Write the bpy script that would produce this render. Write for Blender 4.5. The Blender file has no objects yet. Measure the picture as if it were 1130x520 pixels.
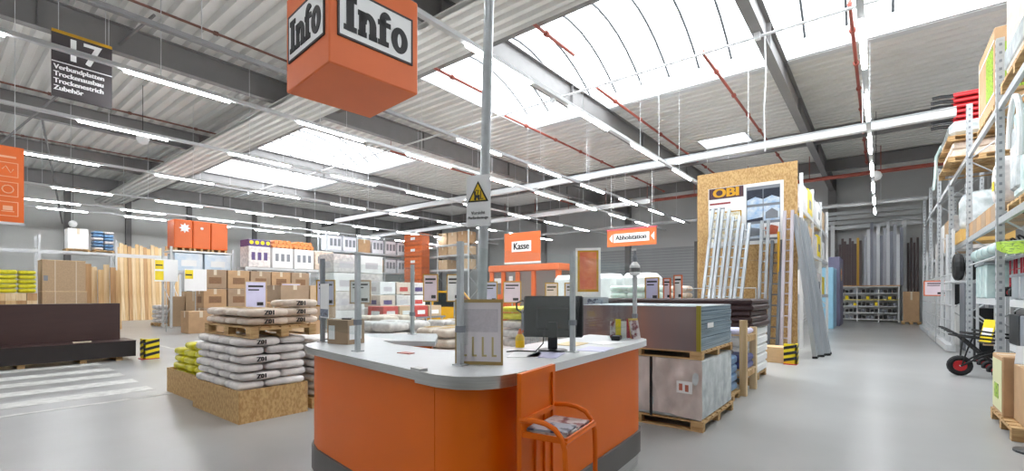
import bpy, math, random
from mathutils import Vector, Matrix
random.seed(7)
PI = math.pi
sc = bpy.context.scene
col = sc.collection

# ------------------------------------------------------------------ camera
F_PX, W_PX, H_PX = 516.0, 1130.0, 520.0
YAW = math.atan(407 / 516)
EYE = 1.6
cam_d = bpy.data.cameras.new('camera')
cam_d.sensor_fit = 'HORIZONTAL'
cam_d.sensor_width = 36.0
cam_d.lens = 36.0 * F_PX / W_PX
cam_d.shift_y = 65.0 / W_PX
cam_d.clip_end = 300
cam = bpy.data.objects.new('camera', cam_d)
col.objects.link(cam)
cam.location = (0, 0, EYE)
cam.rotation_euler = (PI / 2, 0, YAW)
sc.camera = cam

# ------------------------------------------------------------------ world and exposure
world = bpy.data.worlds.new('overcast_sky')
sc.world = world
world.use_nodes = True
bg = world.node_tree.nodes['Background']
bg.inputs[0].default_value = (0.95, 0.98, 1.0, 1)
bg.inputs[1].default_value = 8.0
sc.view_settings.view_transform = 'Standard'
sc.view_settings.look = 'None'
sc.view_settings.exposure = 0.15
sc.view_settings.gamma = 1.0
sc.view_settings.use_curve_mapping = False
TUBE_POWER = 62.0

# hall and roof light openings
XW0, XW1, YW0, YW1, ZC = -44.0, 8.0, -24.0, 36.5, 9.0
SKY = [(-12.4, 6.6, 10.0, 17.0), (-33.2, -20.0, 10.0, 17.0), (-7.0, -4.8, 23.2, 24.8)]
for (a, b, c, d) in SKY:
    ld = bpy.data.lights.new('roof_light_portal', 'AREA')
    ld.shape = 'RECTANGLE'
    ld.size, ld.size_y = b - a, d - c
    ld.cycles.is_portal = True
    lo = bpy.data.objects.new('roof_light_portal', ld)
    lo.location = ((a + b) / 2, (c + d) / 2, ZC + 0.62)
    col.objects.link(lo)

# ------------------------------------------------------------------ helpers
def lin(c):
    return tuple((x / 255 / 12.92) if x / 255 <= 0.04045 else ((x / 255 + 0.055) / 1.055) ** 2.4 for x in c) + (1.0,)

MATS = {}
def M(name, c, rough=0.55, metal=0.0, var=0.10, scale=6.0, stretch=(1, 1, 1), bump=0.0, c2=None, lo=0.35, hi=0.65, detail=4.0, spec=0.5):
    """procedural surface: two tones mixed by noise"""
    if name in MATS:
        return MATS[name]
    m = bpy.data.materials.new(name)
    m.use_nodes = True
    nt = m.node_tree
    b = nt.nodes['Principled BSDF']
    b.inputs['Roughness'].default_value = rough
    b.inputs['Metallic'].default_value = metal
    b.inputs['Specular IOR Level'].default_value = spec
    tc = nt.nodes.new('ShaderNodeTexCoord')
    mp = nt.nodes.new('ShaderNodeMapping')
    mp.inputs['Scale'].default_value = stretch
    nz = nt.nodes.new('ShaderNodeTexNoise')
    nz.inputs['Scale'].default_value = scale
    nz.inputs['Detail'].default_value = detail
    rp = nt.nodes.new('ShaderNodeValToRGB')
    a = lin(c)
    z = lin(c2) if c2 else tuple(x * (1 - var) for x in a[:3]) + (1,)
    rp.color_ramp.elements[0].position = lo
    rp.color_ramp.elements[1].position = hi
    rp.color_ramp.elements[0].color = z
    rp.color_ramp.elements[1].color = a
    nt.links.new(tc.outputs['Object'], mp.inputs['Vector'])
    nt.links.new(mp.outputs['Vector'], nz.inputs['Vector'])
    nt.links.new(nz.outputs['Fac'], rp.inputs['Fac'])
    nt.links.new(rp.outputs['Color'], b.inputs['Base Color'])
    if bump:
        bp = nt.nodes.new('ShaderNodeBump')
        bp.inputs['Strength'].default_value = bump
        bp.inputs['Distance'].default_value = 0.02
        nt.links.new(nz.outputs['Fac'], bp.inputs['Height'])
        nt.links.new(bp.outputs['Normal'], b.inputs['Normal'])
    MATS[name] = m
    return m

def glow(name, c, s):
    m = bpy.data.materials.new(name)
    m.use_nodes = True
    nt = m.node_tree
    nt.nodes.clear()
    e = nt.nodes.new('ShaderNodeEmission')
    e.inputs[0].default_value = lin(c)
    e.inputs[1].default_value = s
    o = nt.nodes.new('ShaderNodeOutputMaterial')
    nt.links.new(e.outputs[0], o.inputs[0])
    MATS[name] = m
    return m

def clear(name, tint, gloss=0.08, milk=0.0, rough=0.03):
    """thin clear sheet: transparent + a little gloss + optional milky part"""
    m = bpy.data.materials.new(name)
    m.use_nodes = True
    nt = m.node_tree
    nt.nodes.clear()
    t = nt.nodes.new('ShaderNodeBsdfTransparent')
    t.inputs[0].default_value = tint + (1,)
    g = nt.nodes.new('ShaderNodeBsdfGlossy')
    g.inputs['Roughness'].default_value = rough
    mx = nt.nodes.new('ShaderNodeMixShader')
    mx.inputs[0].default_value = gloss
    nt.links.new(t.outputs[0], mx.inputs[1])
    nt.links.new(g.outputs[0], mx.inputs[2])
    out = mx
    if milk:
        d = nt.nodes.new('ShaderNodeBsdfTranslucent')
        d.inputs[0].default_value = (0.9, 0.92, 0.93, 1)
        m2 = nt.nodes.new('ShaderNodeMixShader')
        m2.inputs[0].default_value = milk
        nt.links.new(mx.outputs[0], m2.inputs[1])
        nt.links.new(d.outputs[0], m2.inputs[2])
        out = m2
    o = nt.nodes.new('ShaderNodeOutputMaterial')
    nt.links.new(out.outputs[0], o.inputs[0])
    MATS[name] = m
    return m

class MB:
    def __init__(s):
        s.v, s.f, s.smooth, s.sharp = [], [], False, 0
    def quad(s, a, b, c, d):
        n = len(s.v); s.v += [a, b, c, d]; s.f.append((n, n + 1, n + 2, n + 3)); return s
    def box(s, x0, x1, y0, y1, z0, z1):
        n = len(s.v)
        s.v += [(x0, y0, z0), (x1, y0, z0), (x1, y1, z0), (x0, y1, z0), (x0, y0, z1), (x1, y0, z1), (x1, y1, z1), (x0, y1, z1)]
        s.f += [tuple(n + i for i in q) for q in ((0, 3, 2, 1), (4, 5, 6, 7), (0, 1, 5, 4), (1, 2, 6, 5), (2, 3, 7, 6), (3, 0, 4, 7))]
        return s
    def rbox(s, x0, x1, y0, y1, z0, z1, r=0.02):
        """box with chamfered edges"""
        n = len(s.v)
        X, Y, Z = (x0, x1), (y0, y1), (z0, z1)
        idx = {}
        for i in (0, 1):
            for j in (0, 1):
                for k in (0, 1):
                    sx, sy, sz = (1 - 2 * i) * r, (1 - 2 * j) * r, (1 - 2 * k) * r
                    x, y, z = X[i], Y[j], Z[k]
                    idx[i, j, k, 0] = len(s.v); s.v.append((x, y + sy, z + sz))
                    idx[i, j, k, 1] = len(s.v); s.v.append((x + sx, y, z + sz))
                    idx[i, j, k, 2] = len(s.v); s.v.append((x + sx, y + sy, z))
        I = lambda i, j, k, a: idx[i, j, k, a]
        for i in (0, 1):
            q = [I(i, 0, 0, 0), I(i, 1, 0, 0), I(i, 1, 1, 0), I(i, 0, 1, 0)]; s.f.append(tuple(q if i else q[::-1]))
            q = [I(0, i, 0, 1), I(1, i, 0, 1), I(1, i, 1, 1), I(0, i, 1, 1)]; s.f.append(tuple(q[::-1] if i else q))
            q = [I(0, 0, i, 2), I(1, 0, i, 2), I(1, 1, i, 2), I(0, 1, i, 2)]; s.f.append(tuple(q if i else q[::-1]))
            for j in (0, 1):
                s.f.append((I(i, j, 0, 0), I(i, j, 1, 0), I(i, j, 1, 1), I(i, j, 0, 1)))
                s.f.append((I(i, 0, j, 0), I(i, 1, j, 0), I(i, 1, j, 2), I(i, 0, j, 2)))
                s.f.append((I(0, i, j, 1), I(1, i, j, 1), I(1, i, j, 2), I(0, i, j, 2)))
                for k in (0, 1):
                    s.f.append((I(i, j, k, 0), I(i, j, k, 1), I(i, j, k, 2)))
        return s
    def obox(s, p, size, rot=(0, 0, 0)):
        n = len(s.v)
        b = MB().box(-size[0] / 2, size[0] / 2, -size[1] / 2, size[1] / 2, -size[2] / 2, size[2] / 2)
        from mathutils import Euler
        R = Euler(rot).to_matrix()
        s.v += [tuple(R @ Vector(q) + Vector(p)) for q in b.v]
        s.f += [tuple(n + i for i in q) for q in b.f]
        return s
    def tube(s, pts, r, n=8, closed=False, radii=None):
        pts = [Vector(p) for p in pts]
        base = len(s.v); m = len(pts)
        u = None
        for i, p in enumerate(pts):
            if closed:
                t = (pts[(i + 1) % m] - pts[i - 1])
            else:
                t = pts[min(i + 1, m - 1)] - pts[max(i - 1, 0)]
            t.normalize()
            if u is None and closed and m > 4:
                u = (pts[m // 4] - pts[0]).cross(pts[m // 2] - pts[0])
            elif u is None:
                u = t.cross(Vector((0, 0, 1)))
                if u.length < 0.05:
                    u = t.cross(Vector((0, 1, 0)))
            u = u - t * u.dot(t)
            if u.length < 1e-4:
                u = t.orthogonal()
            u = u.normalized(); w = t.cross(u)
            rr = radii[i] if radii else r
            for k in range(n):
                a = 2 * PI * k / n
                s.v.append(tuple(p + (u * math.cos(a) + w * math.sin(a)) * rr))
        for i in range(m if closed else m - 1):
            j = (i + 1) % m
            for k in range(n):
                l = (k + 1) % n
                s.f.append((base + i * n + k, base + i * n + l, base + j * n + l, base + j * n + k))
        if not closed:
            s.f.append(tuple(base + k for k in range(n))[::-1])
            s.f.append(tuple(base + (m - 1) * n + k for k in range(n)))
        return s
    def prism(s, poly, z0, z1):
        n = len(s.v); m = len(poly)
        s.v += [(x, y, z0) for x, y in poly] + [(x, y, z1) for x, y in poly]
        s.f.append(tuple(range(n, n + m))[::-1]); s.f.append(tuple(range(n + m, n + 2 * m)))
        for i in range(m):
            j = (i + 1) % m
            s.f.append((n + i, n + j, n + m + j, n + m + i))
        return s
    def prism_axis(s, poly, a0, a1, axis):
        """poly in the other two axes: axis 'x' -> (y,z), axis 'y' -> (x,z)"""
        n = len(s.v); m = len(poly)
        mk = (lambda p, a: (a, p[0], p[1])) if axis == 'x' else (lambda p, a: (p[0], a, p[1]))
        s.v += [mk(p, a0) for p in poly] + [mk(p, a1) for p in poly]
        s.f.append(tuple(range(n, n + m))[::-1]); s.f.append(tuple(range(n + m, n + 2 * m)))
        for i in range(m):
            j = (i + 1) % m
            s.f.append((n + i, n + j, n + m + j, n + m + i))
        return s
    def lathe(s, prof, c=(0, 0, 0), n=16):
        base = len(s.v)
        for r, z in prof:
            for k in range(n):
                a = 2 * PI * k / n
                s.v.append((c[0] + r * math.cos(a), c[1] + r * math.sin(a), c[2] + z))
        for i in range(len(prof) - 1):
            for k in range(n):
                l = (k + 1) % n
                s.f.append((base + i * n + k, base + i * n + l, base + (i + 1) * n + l, base + (i + 1) * n + k))
        s.f.append(tuple(base + k for k in range(n))[::-1])
        s.f.append(tuple(base + (len(prof) - 1) * n + k for k in range(n)))
        return s
    def sack(s, l, w, h, seed=0, nu=20, nv=7):
        """a filled bag lying flat, base at z=0"""
        rnd = random.Random(seed)
        sg = lambda a, e: math.copysign(abs(a) ** e, a)
        base = len(s.v)
        ph = rnd.random() * 6
        for j in range(nv + 1):
            b = -PI / 2 + PI * j / nv
            cb, sb = sg(math.cos(b), 0.26), sg(math.sin(b), 0.8)
            for i in range(nu):
                a = 2 * PI * i / nu
                x, y, z = sg(math.cos(a), 0.25) * cb, sg(math.sin(a), 0.25) * cb, sb
                wob = 0.975 + 0.025 * math.sin(3 * a + ph) * abs(cb)
                zz = z * (0.92 + 0.08 * math.cos(2 * x + ph))
                s.v.append((x * l / 2 * wob, y * w / 2 * wob, (zz + 1) * h / 2))
        for j in range(nv):
            for i in range(nu):
                k = (i + 1) % nu
                s.f.append((base + j * nu + i, base + j * nu + k, base + (j + 1) * nu + k, base + (j + 1) * nu + i))
        s.smooth = True
        return s
    def mesh(s, name, mat):
        me = bpy.data.meshes.new(name)
        me.from_pydata(s.v, [], s.f)
        me.materials.append(mat)
        if s.smooth:
            for p in me.polygons: p.use_smooth = True
            if s.sharp: me.set_sharp_from_angle(angle=math.radians(s.sharp))
        me.update()
        return me

def link(name, me, parent=None, loc=(0, 0, 0), rot=(0, 0, 0)):
    o = bpy.data.objects.new(name, me)
    col.objects.link(o)
    o.location = loc; o.rotation_euler = rot
    if parent is not None: o.parent = parent
    return o
def part(name, mb, mat, parent, loc=(0, 0, 0), rot=(0, 0, 0), label=None):
    o = link(name, mb.mesh(name, mat), parent, loc, rot)
    if label: o['label'] = label
    return o
def tag(o, label, cat, group=None):
    o['label'] = label; o['category'] = cat
    if group: o['group'] = group
    return o
def thing(name, label, cat, loc=(0, 0, 0), rz=0, group=None):
    o = link(name, None, None, loc, (0, 0, rz))
    o.empty_display_size = 0.1
    return tag(o, label, cat, group)
def solo(name, mb, mat, label, cat, loc=(0, 0, 0), rot=(0, 0, 0), group=None):
    return tag(link(name, mb.mesh(name, mat), None, loc, rot), label, cat, group)
def struct(name, mb, mat, parent=None):
    o = link(name, mb.mesh(name, mat), parent)
    if parent is None: o['kind'] = 'structure'
    return o

TXT = {}
def text_mesh(body, size, mat, bold=0.0, align='CENTER', ext=0.002, xs=1.0):
    key = (body, size, mat.name, bold, align, xs)
    if key in TXT: return TXT[key]
    cu = bpy.data.curves.new('lettering', 'FONT')
    cu.body = body; cu.size = size; cu.align_x = align; cu.align_y = 'CENTER'
    cu.offset = bold * 0.3; cu.extrude = ext; cu.resolution_u = 3
    o = bpy.data.objects.new('lettering', cu); col.objects.link(o)
    dg = bpy.context.evaluated_depsgraph_get()
    me = bpy.data.meshes.new_from_object(o.evaluated_get(dg))
    bpy.data.objects.remove(o)
    for v in me.vertices: v.co.x *= xs
    if bold:
        vs = [tuple(v.co) for v in me.vertices]; fs = [tuple(p.vertices) for p in me.polygons]; n = len(vs)
        me2 = bpy.data.meshes.new('lettering')
        me2.from_pydata([(v[0] + q * bold, v[1], v[2] + q * 0.0012) for q in (-1, 0, 1) for v in vs], [], [tuple(i + k * n for i in f) for k in range(3) for f in fs])
        me2.update(); me = me2
    me.materials.clear(); me.materials.append(mat)
    TXT[key] = me
    return me
FACE = {'-y': (PI / 2, 0, 0), '+x': (PI / 2, 0, PI / 2), '-x': (PI / 2, 0, -PI / 2), '+y': (PI / 2, 0, PI)}
def text(name, body, size, mat, parent, loc, face='-y', **k):
    rot = FACE[face] if isinstance(face, str) else face
    return link(name, text_mesh(body, size, mat, **k), parent, loc, rot)

FW = (-math.sin(YAW), math.cos(YAW)); RT = (math.cos(YAW), math.sin(YAW))
ORD = ['lowest', 'second', 'third', 'fourth', 'fifth', 'sixth', 'seventh', 'eighth', 'ninth', 'tenth', 'eleventh', 'twelfth', 'thirteenth', 'fourteenth']
NTH = ['first'] + ORD[1:]

# ------------------------------------------------------------------ materials
floor_m = M('polished_concrete', (170, 170, 169), 0.30, 0, scale=0.5, c2=(152, 152, 151), detail=9, lo=0.3, hi=0.7)
deck_m = M('roof_deck', (226, 225, 222), 0.5, 0, 0.05, 1.0)
steel_dark = M('grey_steel', (126, 124, 124), 0.5, 0.0, 0.10, 2.0)
steel_white = M('white_steel', (208, 210, 212), 0.4, 0, 0.05, 3)
galv = M('galvanised', (190, 194, 197), 0.38, 0.25, 0.14, 14)
alu = M('aluminium', (188, 194, 200), 0.3, 0.55, 0.10, 5, (1, 1, 0.2))
wall_m = M('wall_panel', (216, 217, 214), 0.6, 0, 0.04, 0.6)
wallb_m = M('wall_panel_back', (196, 197, 197), 0.6, 0, 0.04, 0.6)
orange_m = M('orange_lacquer', (228, 106, 0), 0.42, 0, 0.05, 1.4, spec=0.3)
orange_s = M('orange_print', (226, 112, 56), 0.5, 0, 0.04, 3)
orange_d = M('orange_deep', (228, 104, 30), 0.5, 0, 0.06, 3)
white_m = M('white_print', (240, 240, 240), 0.5, 0, 0.03, 4)
black_m = M('black_print', (34, 32, 34), 0.5, 0, 0.2, 4)
black_pl = M('black_plastic', (26, 27, 30), 0.35, 0, 0.2, 8)
dark_sign = M('anthracite_print', (64, 58, 60), 0.6, 0, 0.08, 3)
gold_m = M('ochre_print', (196, 150, 34), 0.5, 0, 0.05, 4)
yellow_m = M('yellow', (242, 216, 24), 0.45, 0, 0.08, 5)
yellow_bag = M('yellow_bag', (226, 218, 36), 0.45, 0, 0.25, 9, bump=0.25)
red_pipe = M('red_pipe', (158, 78, 64), 0.5, 0, 0.15, 4)
brown_pipe = M('brown_pipe', (120, 78, 66), 0.5, 0, 0.15, 4)
wood = M('pallet_wood', (206, 172, 122), 0.75, 0, scale=5, stretch=(1, 1, 6), c2=(168, 130, 84), bump=0.1)
pine = M('pine', (222, 190, 142), 0.65, 0, scale=3, stretch=(3, 3, 0.3), c2=(196, 156, 104))
pine2 = M('pine_pale', (232, 210, 172), 0.65, 0, scale=3, stretch=(3, 3, 0.3), c2=(208, 176, 130))
pine3 = M('pine_brown', (196, 156, 110), 0.65, 0, scale=3, stretch=(3, 3, 0.3), c2=(168, 126, 82))
osb = M('osb', (206, 170, 116), 0.75, 0, scale=34, stretch=(1, 1, 0.55), c2=(178, 138, 86), detail=2, lo=0.36, hi=0.6, bump=0.2)
card = M('cardboard', (190, 154, 116), 0.8, 0, 0.12, 4)
card2 = M('cardboard_pale', (206, 176, 142), 0.8, 0, 0.10, 4)
card3 = M('cardboard_grey', (170, 144, 118), 0.8, 0, 0.12, 4)
chip = M('chipboard', (186, 158, 126), 0.8, 0, 0.16, 30)
tape = M('parcel_tape', (214, 200, 176), 0.4, 0, 0.05, 6)
brown_lam = M('brown_laminate', (66, 44, 42), 0.42, 0, 0.12, 2, (1, 1, 8))
brown_dk = M('black_brown', (34, 26, 26), 0.5, 0, 0.2, 2)
bag_w = M('white_bag', (232, 226, 222), 0.42, 0, scale=7, c2=(196, 190, 190), bump=0.35)
bag_c = M('cream_bag', (228, 212, 196), 0.45, 0, scale=7, c2=(204, 184, 168), bump=0.35)
bag_gn = M('mint_bag', (188, 214, 200), 0.45, 0, scale=7, c2=(220, 228, 222), bump=0.3)
counter_top = M('grey_laminate', (206, 208, 210), 0.35, 0, 0.04, 10)
brushed = M('brushed_steel', (196, 196, 194), 0.28, 0.85, 0.15, 5, (1, 1, 30))
plinth_m = M('plinth_rubber', (92, 88, 86), 0.5, 0, 0.1, 4)
wrap_w = M('white_film', (224, 210, 204), 0.35, 0, scale=4, c2=(192, 178, 172), bump=0.5, stretch=(1, 1, 0.6))
wrap_g = M('clear_film_grey', (206, 212, 214), 0.25, 0, scale=5, c2=(168, 176, 178), bump=0.5)
blue_m = M('blue_film', (120, 160, 198), 0.3, 0, scale=6, c2=(84, 120, 166), bump=0.4)
blue_l = M('light_blue', (150, 200, 226), 0.4, 0, 0.08, 4)
purple_m = M('violet_blue', (86, 92, 150), 0.4, 0, 0.15, 5)
green_m = M('green_print', (150, 184, 40), 0.5, 0, scale=18, c2=(60, 92, 30), lo=0.4, hi=0.45)
red_m = M('red_paint', (200, 38, 44), 0.35, 0, 0.1, 4)
pinkred = M('red_cloth', (206, 60, 76), 0.5, 0, 0.3, 9)
rubber = M('rubber', (28, 28, 30), 0.7, 0, 0.2, 6)
grey_pl = M('grey_plastic', (128, 132, 140), 0.45, 0, 0.1, 5)
teal_w = M('teal_film', (204, 222, 220), 0.25, 0, scale=6, c2=(170, 196, 196), bump=0.4)
poly_sheet = M('polycarbonate_edge', (150, 172, 184), 0.2, 0.15, scale=3, stretch=(0.3, 0.3, 40), c2=(104, 128, 146))
copper = M('bronze_sheet', (164, 126, 112), 0.25, 0.25, scale=1.2, stretch=(1, 1, 0.15), c2=(122, 124, 132))
paper_c = M('magazine_print', (206, 196, 196), 0.3, 0, scale=14, c2=(120, 60, 66), detail=3, lo=0.42, hi=0.52)
lilac = M('lilac_print', (206, 204, 232), 0.5, 0, 0.05, 5)
skyblue = M('photo_sky', (150, 182, 216), 0.5, 0, scale=8, c2=(208, 216, 224))
photo_dk = M('photo_dark', (44, 50, 66), 0.5, 0, 0.3, 9)
floor_paint = M('white_floor_paint', (222, 222, 218), 0.5, 0, scale=7, c2=(196, 196, 192))
car_y = M('car_yellow', (240, 178, 30), 0.25, 0, 0.06, 3)
glass_dk = M('dark_glass', (40, 48, 50), 0.08, 0, 0.2, 3)
tube_m = glow('lit_tube', (249, 252, 255), TUBE_POWER)
pane_m = clear('acrylic_clear', (0.95, 0.97, 0.97), 0.05)
sky_pane = clear('skylight_polycarbonate', (0.93, 0.95, 0.96), 0.02, 0.35)
film_m = clear('stretch_film', (0.8, 0.83, 0.84), 0.18, 0.25, 0.15)

# ------------------------------------------------------------------ the hall
fl = struct('floor', MB().box(XW0, XW1, YW0, YW1, -0.2, 0), floor_m)
for i, xc in enumerate((-9.82, -10.88, -11.92, -12.92, -14.15)):
    part('stripe', MB().box(xc - 0.23, xc + 0.23, -1.6, 2.46 + 0.03 * i, 0, 0.004), floor_paint, fl)
part('lane_line', MB().box(-9.05, -8.95, -3.0, 2.6, 0, 0.004), floor_paint, fl)
part('lane_line', MB().box(-19.0, -9.0, 4.6, 4.68, 0, 0.004), floor_paint, fl)

# corrugated roof, ribs run along X
def corrugated(mb, x0, x1, y0, y1, z, pitch=0.42, dep=0.135):
    n = max(1, round((y1 - y0) / pitch)); p = (y1 - y0) / n
    for i in range(n):
        a = y0 + i * p
        ys = [(a, z), (a + 0.38 * p, z), (a + 0.5 * p, z + dep), (a + 0.88 * p, z + dep), (a + p, z)]
        for (ya, za), (yb, zb) in zip(ys, ys[1:]):
            mb.quad((x0, ya, za), (x0, yb, zb), (x1, yb, zb), (x1, ya, za))
cb = MB()
bands = [(YW0, 10.0, ()), (10.0, 17.0, ((-33.2, -20.0), (-12.4, 6.6))), (17.0, 23.2, ()), (23.2, 24.8, ((-7.0, -4.8),)), (24.8, YW1, ())]
roof_bits = []
for a, b, holes in bands:
    x = XW0
    for h0, h1 in holes:
        roof_bits.append((x, h0, a, b)); x = h1
    roof_bits.append((x, XW1, a, b))
for x0, x1, a, b in roof_bits: corrugated(cb, x0, x1, a, b, ZC)
ceil = struct('ceiling', cb, deck_m)
# weather skin above the deck, with the roof-light openings left free
rb = MB()
for x0, x1, a, b in roof_bits: rb.box(x0, x1, a, b, ZC + 0.14, ZC + 0.3)
part('roof_insulation', rb, deck_m, ceil)

# vaulted roof lights
dark_rib = M('grey_rib', (70, 74, 78), 0.5, 0, 0.05, 3)
for k, (x0, x1, y0, y1) in enumerate(SKY):
    up = MB()
    up.box(x0 + 0.01, x1 - 0.01, y0 + 0.01, y0 + 0.07, ZC - 0.02, ZC + 0.56)
    up.box(x0 + 0.01, x1 - 0.01, y1 - 0.07, y1 - 0.01, ZC - 0.02, ZC + 0.56)
    up.box(x0 + 0.01, x0 + 0.07, y0 + 0.07, y1 - 0.07, ZC - 0.02, ZC + 0.56)
    up.box(x1 - 0.07, x1 - 0.01, y0 + 0.07, y1 - 0.07, ZC - 0.02, ZC + 0.56)
    win = struct('window_%d' % (k + 1), up, steel_white)
    n = round((x1 - x0) / 1.06); seg = 10 if k < 2 else 6
    arc = []
    for i in range(seg + 1):
        t = -1 + 2 * i / seg
        arc.append(((y0 + y1) / 2 + t * (y1 - y0) / 2, ZC + 0.55 + (1.25 if y1 - y0 > 3 else 0.3) * (1 - t * t)))
    p = (x1 - x0) / n
    pm = MB()
    for (ya, za), (yb, zb) in zip(arc, arc[1:]):
        pm.quad((0.02, ya, za), (p - 0.02, ya, za), (p - 0.02, yb, zb), (0.02, yb, zb))
    pme = pm.mesh('pane', sky_pane)
    rm = MB().tube([(0, a, b - 0.03) for a, b in arc], 0.042, 6)
    rme = rm.mesh('rib', dark_rib)
    em = MB()
    em.f.append(tuple(range(len(arc)))); em.v += [(0, a, b) for a, b in arc]
    eme = em.mesh('end_pane', sky_pane)
    for i in range(n):
        link('pane', pme, win, (x0 + i * p, 0, 0))
    for i in range(n + 1):
        link('rib', rme, win, (x0 + i * p, 0, 0))
    for x in (x0, x1):
        link('end_pane', eme, win, (x, 0, 0))
    lip = MB().box(x0 - 0.1, x1 + 0.1, y1, y1 + 0.28, ZC - 0.05, ZC - 0.02)
    part('flashing', lip, steel_white, win)

# walls
def panel_wall(name, axis, pos, a0, a1, m, out, hgt=1.02, n=9):
    base = MB()
    if axis == 'x': base.box(pos, pos + out * 0.2, a0, a1, 0, ZC + 0.13)
    else: base.box(a0, a1, pos, pos + out * 0.2, 0, ZC + 0.13)
    w = struct(name, base, m)
    pb = MB()
    if axis == 'x': pb.box(min(pos, pos - out * 0.03), max(pos, pos - out * 0.03), a0 + 0.02, a1 - 0.02, 0.006, hgt - 0.02)
    else: pb.box(a0 + 0.02, a1 - 0.02, min(pos, pos - out * 0.03), max(pos, pos - out * 0.03), 0.006, hgt - 0.02)
    me = pb.mesh('wall_sheet', m)
    for i in range(n - 1): link('wall_sheet', me, w, (0, 0, i * hgt))
    return w
panel_wall('wall_left', 'x', XW0, YW0, YW1, wall_m, -1)
panel_wall('wall_back', 'y', YW1, XW0, XW1, wallb_m, 1)
panel_wall('wall_right', 'x', XW1, YW0, YW1, wall_m, 1)
panel_wall('wall_front', 'y', YW0, XW0, XW1, wall_m, -1)
tn = [0]
def trim(mb, m=steel_dark, parent=None):
    tn[0] += 1
    return struct('trim_%d' % tn[0], mb, m)
def ibeam(x, y0, y1, zb=8.2, zt=8.98, w=0.26, t=0.03, axis='y'):
    mb = MB()
    if axis == 'y':
        mb.box(x - w / 2, x + w / 2, y0, y1, zb, zb + t); mb.box(x - w / 2, x + w / 2, y0, y1, zt - t, zt); mb.box(x - 0.015, x + 0.015, y0, y1, zb + t, zt - t)
        y = math.ceil(y0) + 1
        while y < y1:
            mb.box(x - w / 2 + 0.01, x + w / 2 - 0.01, y, y + 0.02, zb + t, zt - t); y += 6.2
    else:
        mb.box(y0, y1, x - w / 2, x + w / 2, zb, zb + t); mb.box(y0, y1, x - w / 2, x + w / 2, zt - t, zt); mb.box(y0, y1, x - 0.015, x + 0.015, zb + t, zt - t)
    return mb
for x in (-2.45, -8.6, -16.4, -24.8, -32.0, -39.0): trim(ibeam(x, YW0, YW1))
for y in (25.0, 31.0): trim(ibeam(y, XW0, XW1, 8.35, 8.98, 0.2, axis='x'))
trim(MB().box(XW0, XW1, 9.35, 9.98, 8.55, 8.97))                       # dark edge beam of the roof light
fb = MB(); corrugated(fb, XW0 + 1.5, XW1, 7.45, 8.95, 7.95, 0.28, 0.10); fb.box(XW0 + 1.5, XW1, 7.45, 8.95, 8.07, 8.11)
trim(fb, deck_m)                                                       # corrugated fire strip under the girders
for y in (2.9, 6.3, 9.6, 13.5, 18.5, 23.5, 29.0): trim(MB().box(XW0 + 0.04, XW0 + 0.32, y - 0.16, y + 0.16, 0, 8.95))
for x in (-39.0, -32.0, -24.8, -16.4, -8.6, -2.45): trim(MB().box(x - 0.22, x + 0.22, YW1 - 0.36, YW1 - 0.05, 0, 8.95))
# wind bracing rods under the roof
for a, b in (((-14.5, 3.7, 8.7), (-37.0, 0.2, 6.0)), ((-26.0, 3.0, 8.6), (-43.5, 6.0, 6.4))):
    trim(MB().tube([a, b], 0.04, 6))
# roller shutter in the back wall
db = MB().box(-21.0, -11.0, YW1 - 0.16, YW1 - 0.05, 0, 5.4)
door = struct('door_1', db, wallb_m)
slat_me = MB().box(-10.8, -1.0 + -0.1, 0, 0.05, 0.012, 0.208).mesh('slat', M('shutter_slat', (158, 160, 162), 0.45, 0.1, 0.05, 2))
for i in range(24): link('slat', slat_me, door, (-10.0, YW1 - 0.215, i * 0.22))
part('guide_rail', MB().box(-21.15, -20.95, YW1 - 0.3, YW1 - 0.05, 0, 5.6), steel_dark, door)
part('guide_rail', MB().box(-11.05, -10.85, YW1 - 0.3, YW1 - 0.05, 0, 5.6), steel_dark, door)

# ------------------------------------------------------------------ light rails and pipes under the roof
def light_rail(x, y0, y1, label, lit_from, z=6.0, mat=steel_white, period=3.5, tl=1.9, wires=True, first=2.5):
    t = thing('light_rail', label, 'light', (x, 0, z), 0, 'light rails under the roof')
    part('rail', MB().box(-0.05, 0.05, y0, y1, 0.03, 0.11), mat, t)
    n = 0
    tm = MB().box(-0.03, 0.03, 0, tl, -0.015, 0.03).mesh('lit_tube', tube_m)
    y = first - period * 6
    while y < y1 - tl:
        if y > y0 and y >= lit_from:
            link('lit_tube', tm, t, (0, y, 0)); n += 1
        y += period
    if wires:
        wm = MB().tube([(0, 0, 0.1), (0, 0, 8.98 - z)], 0.008, 4).mesh('suspension_wire', steel_white)
        y = max(y0, -1) + 0.6
        while y < y1:
            link('suspension_wire', wm, t, (0, y, 0)); y += 3.5
    return t
light_rail(-0.25, -18, 33, 'light rail running straight above the shelf aisle', -18)
light_rail(-5.75, -18, 31, 'light rail passing behind the pole under the large roof light', -18)
light_rail(-9.45, -18, 30, 'grey light rail partly hidden behind the orange Info cube', 7, mat=M('grey_rail', (150, 150, 152), 0.5, 0, 0.05, 3))
light_rail(-11.7, -18, 32, 'white light rail crossing in front of the 17 sign', -18)
light_rail(-16.0, -18, 32, 'light rail just below and behind the 17 sign', -18)
light_rail(-21.0, -18, 32, 'light rail next behind the row under the 17 sign', -18, first=1.9)
light_rail(-26.8, -18, 32, 'light rail above the wall racks, third row from the grey wall', -18, first=3.4)
light_rail(-31.0, -18, 32, 'light rail second nearest to the grey wall', -18, first=3.0)
light_rail(-33.5, -18, 32, 'lowest looking light rail, nearest to the grey wall', -18, first=3.7, wires=False)

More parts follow.
